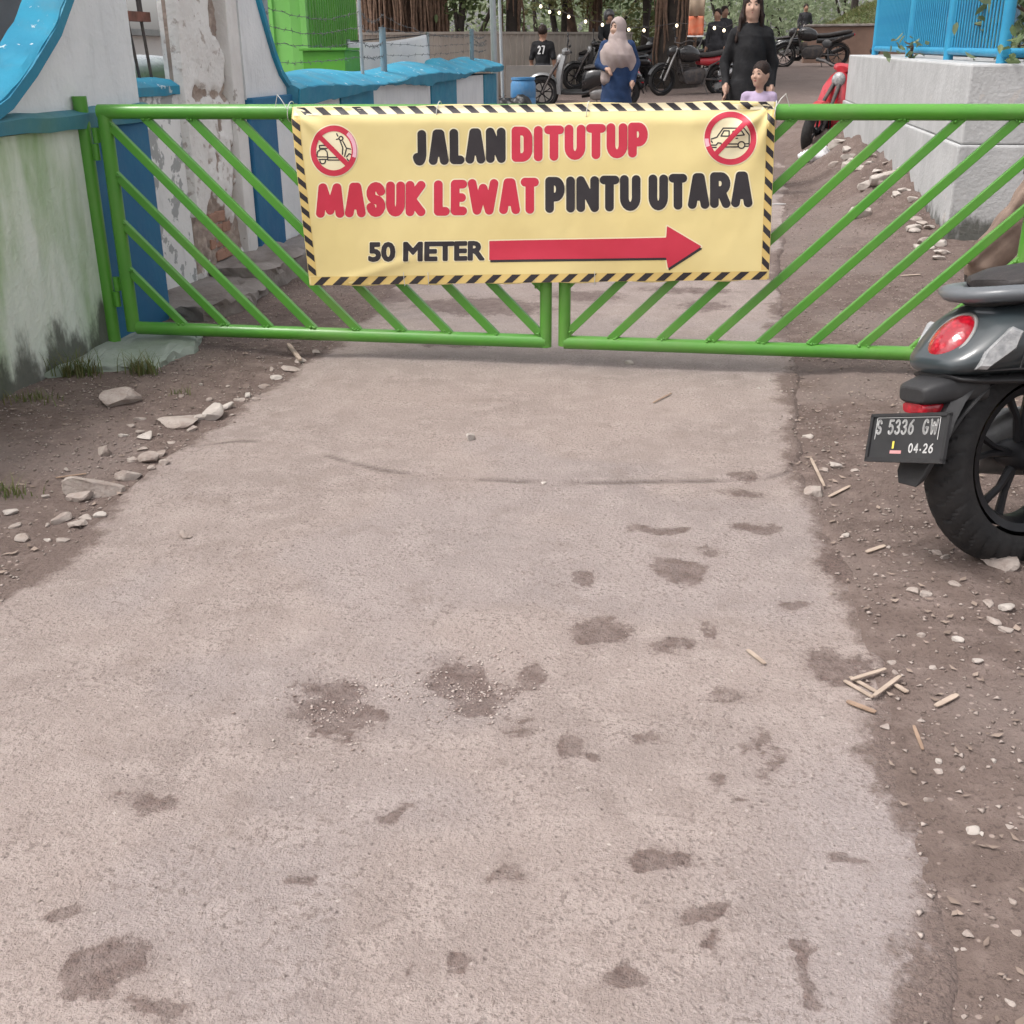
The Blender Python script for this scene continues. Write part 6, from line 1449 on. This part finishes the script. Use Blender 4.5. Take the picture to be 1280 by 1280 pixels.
stem_plant('weed sprouting on the wall under the blue rail', (XF - .1, 10.1, 1.03), [(XF - .16, 9.95, 1.13), (XF - .1, 10.3, 1.12), (XF - .14, 10.15, 1.16)], 11, .07, 32)
stem_plant('small weed at the corner of the retaining wall', (XF + .1, 7.14, 1.03), [(XF + .02, 7.1, 1.12), (XF + .2, 7.12, 1.13), (XF + .28, 7.14, 1.09)], 14, .07, 33, L_mid)
# blue tarpaulin-covered stock behind the fence with a red sign
M_bt = mat('blue_mottled_sheet', (.035, .075, .12), (.10, .17, .22), 9, .6, wear=((.45, .52, .56), 7, .63)); 
t = thing('tarpaulin_stack', 'blue tarpaulin-covered pile behind the blue fence bars', 'pile', (3.2, 10.6, 1.035)); MB().box((2.9, 10.6, 1.75), (1.8, 4.6, 1.43), None, .08).build('tarpaulin', M_bt, t, bevel=.08)
p = Xp(1186, 26, XF + .3); t = thing('red_sign', 'small red sign with a white bar behind the blue fence', 'sign', (p.x, p.y, p.z - .1)); M_rs = mat('red_sign_paint', (.55, .02, .05), rough=.5)
MB().box((p.x, p.y, p.z), (.012, .20, .15)).build('panel', M_rs, t, bevel=.004); MB().box((p.x - .0085, p.y, p.z + .01), (.004, .12, .045)).build('white_bar', M_wht, t); MB().tube([(p.x + .02, p.y, 1.035), (p.x + .02, p.y, p.z)], .01, 8).build('stake', M_gal, t)
# festoon of small lamps
M_bulb = emat('lit_bulb', (1, .84, .58), 2.2)
t = thing('string_lights', 'string of small lit bulbs hanging across the yard', 'lights', (-2.4, 22.5, 2.2)); pp = [(660, -4), (676, 8), (687, 15), (699, 16), (711, 21), (732, 27), (753, 31), (786, 37), (805, 38), (846, 32), (893, 35), (905, 38), (950, 20)]
pw = [Yp(x_, y_, 23.2) for x_, y_ in pp]; MB().tube([q_ + Vector((0, 0, .045)) for q_ in pw], .006, 5).build('cable', M_iron, t)
for q_ in pw[1:-1]:
    b_ = MB().ball(q_, (.026, .026, .031), 12, 8).build('bulb', M_bulb, t, smooth=180); MB().tube([q_ + Vector((0, 0, .04)), q_ + Vector((0, 0, .075))], .014, 8).build('socket', M_plas, b_)

# ================================================================== SEEN THROUGH THE OPENING AND OVER THE NEAR WALL
M_gw = mat('dull_grey_render', (.20, .22, .24), (.14, .155, .17), 2, .9, bump=.3, bs=10, world=True)
t = thing('outbuilding', 'dull grey outbuilding wall behind the curved turquoise coping', 'building', (-4.2, 4.6, 0))
MB().bb(-5.0, -3.6, 3.2, 6.4, -.1, 2.9).build('wall', M_gw, t, bevel=.01); MB().bb(-5.1, -3.5, 3.1, 6.5, 2.905, 3.0).build('roof', M_conc, t)
M_pw = mat('pale_house_paint', (.78, .78, .77), (.70, .71, .71), 2, .8, world=True); M_gl = mat('dull_window_glass', (.20, .23, .25), (.3, .33, .35), 3, .2)
t = thing('pale_house', 'pale low house seen through the barred opening', 'house', (-12.5, 19, 0))
MB().bb(-16, -9.6, 18, 22, -.1, 1.42).build('wall', M_pw, t); MB().bb(-16.2, -9.4, 17.8, 22.2, 1.425, 1.52).build('roof', M_gal, t)
for x_ in (-11.5, -10.2, -13): MB().bb(x_ - .3, x_ + .3, 17.985, 18.02, .75, 1.2).build('window', M_gl, t); 
t = thing('yard_car', 'pale parked car dimly seen through the barred opening', 'car', (-5.6, 11.0, 0))
MB().loft([sup(x_, .62, zb, zt_, 24, 3.4) for x_, zb, zt_ in [(-1.6, .3, .55), (-1.5, .22, .72), (-.8, .2, .80), (0, .2, .82), (.9, .2, .80), (1.5, .22, .7), (1.62, .3, .55)]]).build('body', M_pw, t, smooth=50, world=False)
MB().loft([sup(x_, hw, .78, zt_, 24, 3) for x_, hw, zt_ in [(-1.2, .5, .80), (-.9, .52, 1.05), (0, .53, 1.12), (.5, .52, 1.08), (.9, .5, .80)]]).build('cabin', M_gl, t, smooth=50, world=False)
for sx in (-1, 1):
    for x_ in (-1.0, 1.0): MB().lathe([(0, -.08), (.2, -.08), (.28, -.06), (.28, .06), (.2, .08), (0, .08)], 24, (x_, sx * .6, .28), 'Y').build('wheel', M_tyre, t, smooth=40, world=False)
t.rotation_euler = (0, 0, RAD(60)); t.location = (-6.2, 12.2, 0)

# ================================================================== STONES, LITTER, GRASS ON THE GROUND
M_stone = mat('pale_limestone', (.40, .345, .31), (.30, .25, .22), 25, .92, bump=.6, bs=120, dirt=((.30, .235, .205), 25, .6), world=True); M_stone2 = mat('white_limestone', (.50, .455, .415), (.40, .35, .315), 30, .9, bump=.5, bs=120, world=True)
def rock_mesh(seed, flat=.65):
    bm = bmesh.new(); bmesh.ops.create_icosphere(bm, subdivisions=3, radius=1); r = random.Random(seed)
    pl = [Vector((r.gauss(0, 1), r.gauss(0, 1), r.gauss(0, 1))).normalized() for _ in range(11)]; off = [r.uniform(.42, .80) for _ in pl]
    for v in bm.verts:
        p = v.co.copy()
        for n, d in zip(pl, off):
            e = p.dot(n) - d
            if e > 0: p -= n * e * .97
        a = np.array; p *= 1 + .10 * float(fbm(a(p.x * 2.5 + seed), a(p.y * 2.5 + p.z * 3), 3, seed)) * 2
        v.co = Vector((p.x, p.y * r.uniform(.98, 1.02), p.z * flat))
    me = bpy.data.meshes.new('stone'); bm.to_mesh(me); bm.free(); shade(me, 24); return me
ROCKS = [rock_mesh(s, f) for s, f in ((1, .7), (2, .55), (3, .8), (4, .6), (5, .45), (6, .7))]
for i, me in enumerate(ROCKS): me.materials.append(M_stone2 if i in (2,) else M_stone)
RW = []
for me in ROCKS:
    m2 = me.copy(); m2.materials.clear(); m2.materials.append(M_stone2); RW.append(m2)
ZOFF = {}
def stone(px, py, wpx, label, group=None, kind=None, hf=1., white=False, zadd=0., name='stone', ar=.75, rz=None):
    g = G(px, py + wpx * .12); k = (G(px + 10, py) - G(px, py)).length / 10; r = wpx / 2 * k
    kind = rnd.randrange(6) if kind is None else kind; me = (RW if white else ROCKS)[kind]
    o = bpy.data.objects.new(name, me); COL.objects.link(o); z = ground_at(g.x, g.y)
    if z > .03:                                         # banked ground: slide along the view line onto it
        for _ in range(4): g = G(px, py + wpx * .12, z); z = ground_at(g.x, g.y)
    o.location = (g.x, g.y, z + r * hf * .24 + zadd); o.scale = (r * 1.35, r * ar * 1.35, r * hf * 1.25); o.rotation_euler = (rnd.uniform(-.2, .2), rnd.uniform(-.2, .2), rnd.uniform(0, 6.3) if rz is None else rz)
    return tag(o, label, 'stone', group)
stone(150, 503, 44, 'rounded pale stone lying in the dirt below the gate post', kind=5, hf=1.0)
stone(117, 610, 56, 'largest pale rock at the left edge of the road', kind=0, hf=.85, rz=.6)
stone(100, 622, 26, 'small rock touching the largest rock on its left', kind=3)
stone(228, 523, 48, 'flat tan slab half buried at the road edge', kind=4, hf=.55, rz=.3)
stone(268, 516, 30, 'brownish stone at the right end of the tan slab', kind=2, hf=.8)
stone(162, 594, 28, 'squarish pale stone just right of the largest rock', kind=5, hf=.8)
stone(187, 572, 26, 'pale stone in the cluster above the squarish one', kind=1, hf=.9)
stone(1251, 713, 44, 'pale flat stone wedged against the scooter rear tyre', kind=4, hf=.9, rz=.1)
stone(1016, 613, 25, 'tan stone beside the long thin stick on the right', kind=1, hf=.8)
stone(232, 671, 17, 'single pale stone lying on the open concrete at the left', kind=5, hf=1)
stone(588, 553, 12, 'tiny upright stone on the concrete below the gate middle', kind=2, hf=1.3)
stone(1216, 1041, 17, 'angular white chip lying alone in the dirt at lower right', kind=1, white=True, hf=.7)
stone(787, 456, 10, 'white pebble on the concrete just below the gate', kind=3, white=True)
ORD = ['topmost', 'second', 'third', 'fourth', 'fifth', 'sixth', 'seventh', 'eighth', 'ninth', 'tenth', 'eleventh', 'twelfth', 'thirteenth', 'fourteenth', 'fifteenth', 'sixteenth', 'seventeenth', 'eighteenth', 'nineteenth', 'twentieth']
def zone(lst, phrase, group, wp=.15):
    for i, (px, py, w) in enumerate(sorted(lst, key=lambda q: q[1])):
        lab = ORD[i] + (' stone of ' if i == 0 else ' stone from the top of ') + phrase
        stone(px, py, w, lab, group, hf=rnd.uniform(.6, .95), white=rnd.random() < wp)
LQ = [(130, 563, 24), (95, 622, 18), (165, 574, 13), (178, 560, 14), (200, 566, 18), (205, 580, 14), (190, 586, 13), (182, 545, 20), (175, 540, 14), (98, 656, 24), (78, 651, 22), (108, 649, 16), (125, 647, 14), (79, 677, 15), (29, 675, 20), (60, 677, 9), (60, 658, 9), (250, 522, 16), (285, 508, 16), (300, 500, 12), (310, 492, 14), (330, 480, 14), (345, 470, 16), (365, 461, 22), (375, 450, 16), (395, 440, 12), (215, 552, 10), (240, 535, 14), (164, 534, 10), (252, 481, 7), (285, 482, 6), (155, 545, 11), (175, 525, 12), (15, 645, 16), (20, 660, 14), (92, 569, 5), (83, 588, 8), (58, 624, 9), (340, 462, 10), (320, 500, 9), (262, 500, 9), (290, 520, 7), (227, 498, 8)]
LG = 'small stones along the left road edge'
zone([q for q in LQ if q[0] >= 270], 'the left road edge line', LG); zone([q for q in LQ if q[0] < 270 and q[1] < 545], 'those around the tan slab', LG)
zone([q for q in LQ if q[0] < 270 and 545 <= q[1] < 600], 'the cluster right of the largest rock', LG); zone([q for q in LQ if q[1] >= 600], 'the pebbles below the largest rock', LG)
RQ = [(1010, 545, 11), (1030, 588, 12), (1045, 584, 14), (1068, 589, 9), (1057, 672, 11), (1041, 742, 9), (1191, 742, 13), (1195, 811, 14), (1233, 769, 16), (1140, 747, 16), (1155, 752, 14), (1118, 844, 9), (1106, 910, 13), (1085, 876, 7), (1202, 968, 12), (1172, 957, 9), (1173, 968, 11), (1160, 1003, 11), (1226, 1049, 7), (1275, 1031, 7), (1209, 1171, 14), (1195, 1187, 7), (1204, 1188, 7), (1205, 1271, 8), (1262, 1258, 12), (1270, 1172, 12), (1170, 700, 12), (1180, 705, 14), (1195, 690, 12), (1240, 790, 18), (1256, 775, 20), (1210, 690, 10), (1230, 705, 14), (1115, 828, 12), (1150, 800, 10), (1220, 840, 12), (1165, 840, 10), (1255, 800, 16), (1150, 905, 8), (1240, 960, 9), (1020, 690, 6), (976, 492, 6), (962, 478, 5), (948, 488, 5), (1045, 555, 5), (1130, 700, 8), (1110, 690, 7), (680, 605, 7), (915, 840, 4), (640, 1000, 4), (1260, 1040, 10), (1265, 1130, 12)]
RG = 'small stones right of the road'
zone([q for q in RQ if q[0] < 980], 'the few pebbles lying on the concrete', RG, .5); RQ = [q for q in RQ if q[0] >= 980]
zone([q for q in RQ if q[1] < 680], 'those left of the number plate', RG, .1); zone([q for q in RQ if 680 <= q[1] < 760], 'those just below the scooter tyre', RG, .1)
zone([q for q in RQ if 760 <= q[1] < 930], 'those around the stick frame', RG, .1); zone([q for q in RQ if q[1] >= 930], 'those in the lower right dirt', RG, .1)
PG = 'rubble along the retaining wall'; PZ = [[] for _ in range(4)]
for i in range(52):
    t_ = i / 51; PZ[min(3, int(t_ * 4))].append((1044 + 130 * t_ + rnd.uniform(-12, 8), 182 + 138 * t_ + rnd.uniform(-10, 6), rnd.uniform(7, 14) + 4 * t_))
for q, ph in zip(PZ, ('the wall rubble at its far end', 'the wall rubble beside the plastic bag', 'the wall rubble around the largest rubble rock', 'the wall rubble at the near wall corner')): zone(q, ph, PG, .3)
for px, py, w, lb in ((1063, 218, 20, 'white rubble lump beside the plastic bag'), (1082, 244, 20, 'tan upright rubble lump leaning on the retaining wall'), (1076, 272, 26, 'largest tan rubble rock below the retaining wall'), (1098, 250, 22, 'brown broken rubble lump above the largest rubble rock'), (1108, 262, 16, 'round tan rubble lump right of the brown one'), (1043, 188, 14, 'small white rubble lump at the far end of the heap')):
    stone(px, py, w, lb, None, kind=2, hf=.95, white='white' in lb)
# chips and grit nobody could count
def grit(name, pts, smin, smax, m, label, seed, flat=.6):
    r = np.random.RandomState(seed); n = len(pts); base = np.array([(1, 0, 0), (-.5, .87, 0), (-.5, -.87, 0), (.1, .1, .75), (0, -.1, -.6), (.5, .6, .4)]); tri = np.array([(0, 5, 3), (5, 1, 3), (1, 2, 3), (2, 0, 3), (5, 0, 4), (1, 5, 4), (2, 1, 4), (0, 2, 4)])
    s = np.exp(r.uniform(math.log(smin), math.log(smax), n)); a = r.uniform(0, 6.28, n); ca, sa = np.cos(a), np.sin(a)
    B = base[None] * r.uniform(.6, 1.35, (n, 6, 3)) * np.array([1, .75, flat]); X = B[..., 0] * ca[:, None] - B[..., 1] * sa[:, None]; Y = B[..., 0] * sa[:, None] + B[..., 1] * ca[:, None]
    V = np.stack([X, Y, B[..., 2]], -1) * s[:, None, None] + pts[:, None, :] + np.array([0, 0, 1]) * (s * .3)[:, None, None]
    Fq = (np.arange(n)[:, None, None] * 6 + tri[None]).reshape(-1, 3); o = npmesh(name, V.reshape(-1, 3), Fq, m, None, False); fattr(o, 'tone', np.repeat(r.uniform(0, 1, n), 6)); return tag(o, label, 'gravel', kind='stuff')
def gm(name, c, c2):
    m, nt, b = newmat(name); link(nt, nt.mix(nt.attr('tone'), c, c2), b, 'Base Color'); b.inputs['Roughness'].default_value = .9; return m
def top_z(x, y): return np.maximum(dirt_z(x, y), np.where((x > -1.75) & (x < 1.05) & (y < 15), road_z(x, y), -9))
r = np.random.RandomState(11); n = 90000; X = r.uniform(-2.35, 1.35, n); Y = .9 + 11 * r.uniform(0, 1, n) ** 1.6
e = edge_in(X, Y); r2_ = r.uniform(0, 1, n); dens = np.where(e < 0, .62 * sstep(-.25, .12, fbm(X * 3, Y * 3, 4, 15)) + .10, .022 + .20 * sstep(.08, 0, e)); dens = np.where(X < -1.5, dens * 1.3, dens); keep = r.uniform(0, 1, n) < dens; X, Y = X[keep], Y[keep]
inn = edge_in(X, Y) > .05; PP = np.stack([X, Y, top_z(X, Y)], 1); GM_ = gm('grit_chips', (.42, .355, .318), (.20, .155, .132))
grit('road_grit', PP[inn], .0012, .0036, GM_, 'fine pale grit lying on the concrete', 14)
grit('dirt_gravel', PP[~inn], .0016, .0085, GM_, 'fine gravel and grit strewn over the dirt strips', 12)
P_ = []
for px, py, rx, ry, s_ in POTS:
    c = G(px, py)
    q = np.stack([c.x + r.normal(0, rx * .72, 520), c.y + r.normal(0, ry * .72, 520)], 1); q = q[fbm(q[:, 0] * 22, q[:, 1] * 22, 3, 77) > -.02]; P_.append(q)
c = G(480, 850); P_.append(np.stack([c.x + r.normal(0, .05, 60), c.y + r.normal(0, .02, 60)], 1)); P_ = np.concatenate(P_)
grit('pothole_gravel', np.stack([P_[:, 0], P_[:, 1], road_z(P_[:, 0], P_[:, 1])], 1), .0012, .0052, gm('pothole_chips', (.60, .52, .475), (.26, .19, .165)), 'fine pale chips lying in the two worn hollows of the road', 13)
# broken dry leaves
n = 4200; X = r.uniform(-2.3, 1.35, n); Y = 1.0 + 8.5 * r.uniform(0, 1, n) ** 1.4; e = edge_in(X, Y); keep = (e < .02) & (fbm(X * 2.2 + 3, Y * 2.2, 3, 19) > -.04); X, Y = X[keep], Y[keep]; n = len(X)
a = r.uniform(0, 6.28, n); L = r.uniform(.004, .015, n); w = L * r.uniform(.2, .6, n); z = top_z(X, Y) + .004; cl = r.uniform(.0, .006, n)
V = np.stack([np.stack([X - np.cos(a) * L, Y - np.sin(a) * L, z + cl], 1), np.stack([X + np.sin(a) * w, Y - np.cos(a) * w, z], 1), np.stack([X + np.cos(a) * L, Y + np.sin(a) * L, z + cl * .7], 1), np.stack([X - np.sin(a) * w, Y + np.cos(a) * w, z + .001], 1)], 1)
o = npmesh('leaf_litter', V.reshape(-1, 3), np.concatenate([np.arange(n)[:, None] * 4 + np.array([[0, 1, 2]]), np.arange(n)[:, None] * 4 + np.array([[0, 2, 3]])]), gm('dry_leaf_bits', (.32, .25, .205), (.17, .125, .10)), None, False); fattr(o, 'tone', np.repeat(r.uniform(0, 1, n), 4)); tag(o, 'bits of dry leaves scattered on the dirt', 'leaf litter', kind='stuff')
# flat wooden sticks
M_wood = mat('pale_stick_wood', (.46, .37, .30), (.34, .265, .21), 20, .85); M_twig = mat('dry_twig', (.36, .25, .18), (.25, .17, .12), 20, .85)
def stick(p0, p1, w, label, m=M_wood, th=.0022, lift=.004, grp=None):
    a, b = G(*p0), G(*p1); a.z = ground_at(a.x, a.y) + lift; b.z = ground_at(b.x, b.y) + lift
    d = b - a; n_ = 6; mb = MB(); s = Vector((-d.y, d.x, 0)).normalized() * w / 2; secs = []
    for i in range(n_ + 1):
        q = a + d * i / n_; k = .7 if i in (0, n_) else 1; secs.append([q - s * k, q + s * k, q + s * k + Vector((0, 0, th)), q - s * k + Vector((0, 0, th))])
    o = mb.loft(secs).build('wooden_stick', m, None); return tag(rebase(o), label, 'stick', grp)
stick((1055, 855), (1091, 877), .0085, 'lower left stick of the pale stick frame on the dirt'); stick((1062, 850), (1095, 870), .0085, 'inner stick of the pale stick frame on the dirt', lift=.0035)
stick((1063, 857), (1106, 844), .0085, 'upper stick of the pale stick frame on the dirt', lift=.009); stick((1091, 878), (1124, 855), .0085, 'right stick of the pale stick frame on the dirt', lift=.0095)
stick((1118, 862), (1133, 874), .010, 'short stub at the right of the pale stick frame'); stick((1058, 881), (1094, 895), .011, 'brown loose stick lying below the pale stick frame', M_twig)
stick((934, 816), (956, 834), .009, 'pale stick lying alone on the concrete'); stick((1013, 577), (1030, 612), .008, 'long thin stick leaning between stones on the right', lift=.010); stick((1036, 622), (1062, 612), .010, 'short flat stick near the tan stone')
stick((816, 508), (839, 496), .005, 'thin straw on the concrete below the gate', M_twig); stick((1141, 915), (1152, 945), .006, 'dark twig in the dirt below the stick frame', M_twig); stick((361, 437), (376, 455), .016, 'pale piece of wood at the left road edge under the gate', M_wood, .008, .012)
stick((1168, 892), (1195, 880), .011, 'pale splinter in the dirt right of the stick frame'); stick((1082, 696), (1105, 690), .012, 'flat tan leaf-shaped chip below the scooter plate', M_wood)
stick((70, 600), (108, 594), .007, 'thin twig beside the largest rock', M_twig); stick((1125, 352), (1150, 350), .018, 'pale piece of bark on the dirt behind the right gate leaf', M_wood)
stick((965, 258), (982, 258), .025, 'white strip of litter beside the banner edge', M_wht)
# crumpled plastic bag
p = G(1018, 214); z = ground_at(p.x, p.y)
o = sdf_obj('plastic_bag', [('e', (p.x, p.y, z + .05), (.14, .10, .06), 0), ('e', (p.x + .05, p.y, z + .09), (.07, .06, .07), 0), ('e', (p.x - .1, p.y + .02, z + .04), (.07, .06, .045), 0)], .012, [M_tarp], None, .03, lambda Q: .014 * np.sin(Q[..., 0] * 75 + Q[..., 2] * 60) * np.sin(Q[..., 1] * 63 + Q[..., 0] * 41)); tag(rebase(o), 'crumpled white plastic bag on the dirt behind the gate', 'bag')
# grass tufts at the wall foot
def tuft(px, py, n_, hgt, sp, label, seed, dry=False):
    g = G(px, py); z = ground_at(g.x, g.y); r2 = random.Random(seed); t = thing('grass_tuft', label, 'grass', (g.x, g.y, z)); V, Fs, T = [], [], []
    for i in range(n_):
        bx, by = g.x + r2.gauss(0, sp), g.y + r2.gauss(0, sp * .5); a_ = r2.uniform(0, 6.28); h_ = hgt * r2.uniform(.4, 1.1); bend = h_ * r2.uniform(.2, .8); w = .0022; k = len(V); tone = r2.random(); cx, cy = math.cos(a_), math.sin(a_)
        for f in (0, .4, .75, 1): ww = w * (1 - f * .9); V += [(bx + cx * bend * f * f - cy * ww, by + cy * bend * f * f + cx * ww, z + h_ * f * (1 - .25 * f)), (bx + cx * bend * f * f + cy * ww, by + cy * bend * f * f - cx * ww, z + h_ * f * (1 - .25 * f))]; T += [tone, tone]
        for q in range(3): Fs.append((k + q * 2, k + q * 2 + 1, k + q * 2 + 3, k + q * 2 + 2))
    o = npmesh('blades', np.array(V) - np.array(t.location), Fs, L_gr, t); fattr(o, 'tone', T); return t
tuft(100, 478, 150, .12, .045, 'green grass tuft at the wall foot left of the post footing', 1); tuft(180, 474, 110, .11, .035, 'grass tuft on the front edge of the post footing', 2); tuft(40, 508, 70, .05, .06, 'low dry grass patch along the foot of the pale wall', 3); tuft(8, 625, 60, .06, .04, 'dry weed at the left picture edge', 4); tuft(225, 496, 18, .04, .02, 'tiny weed between the rounded stone and the tan slab', 5)
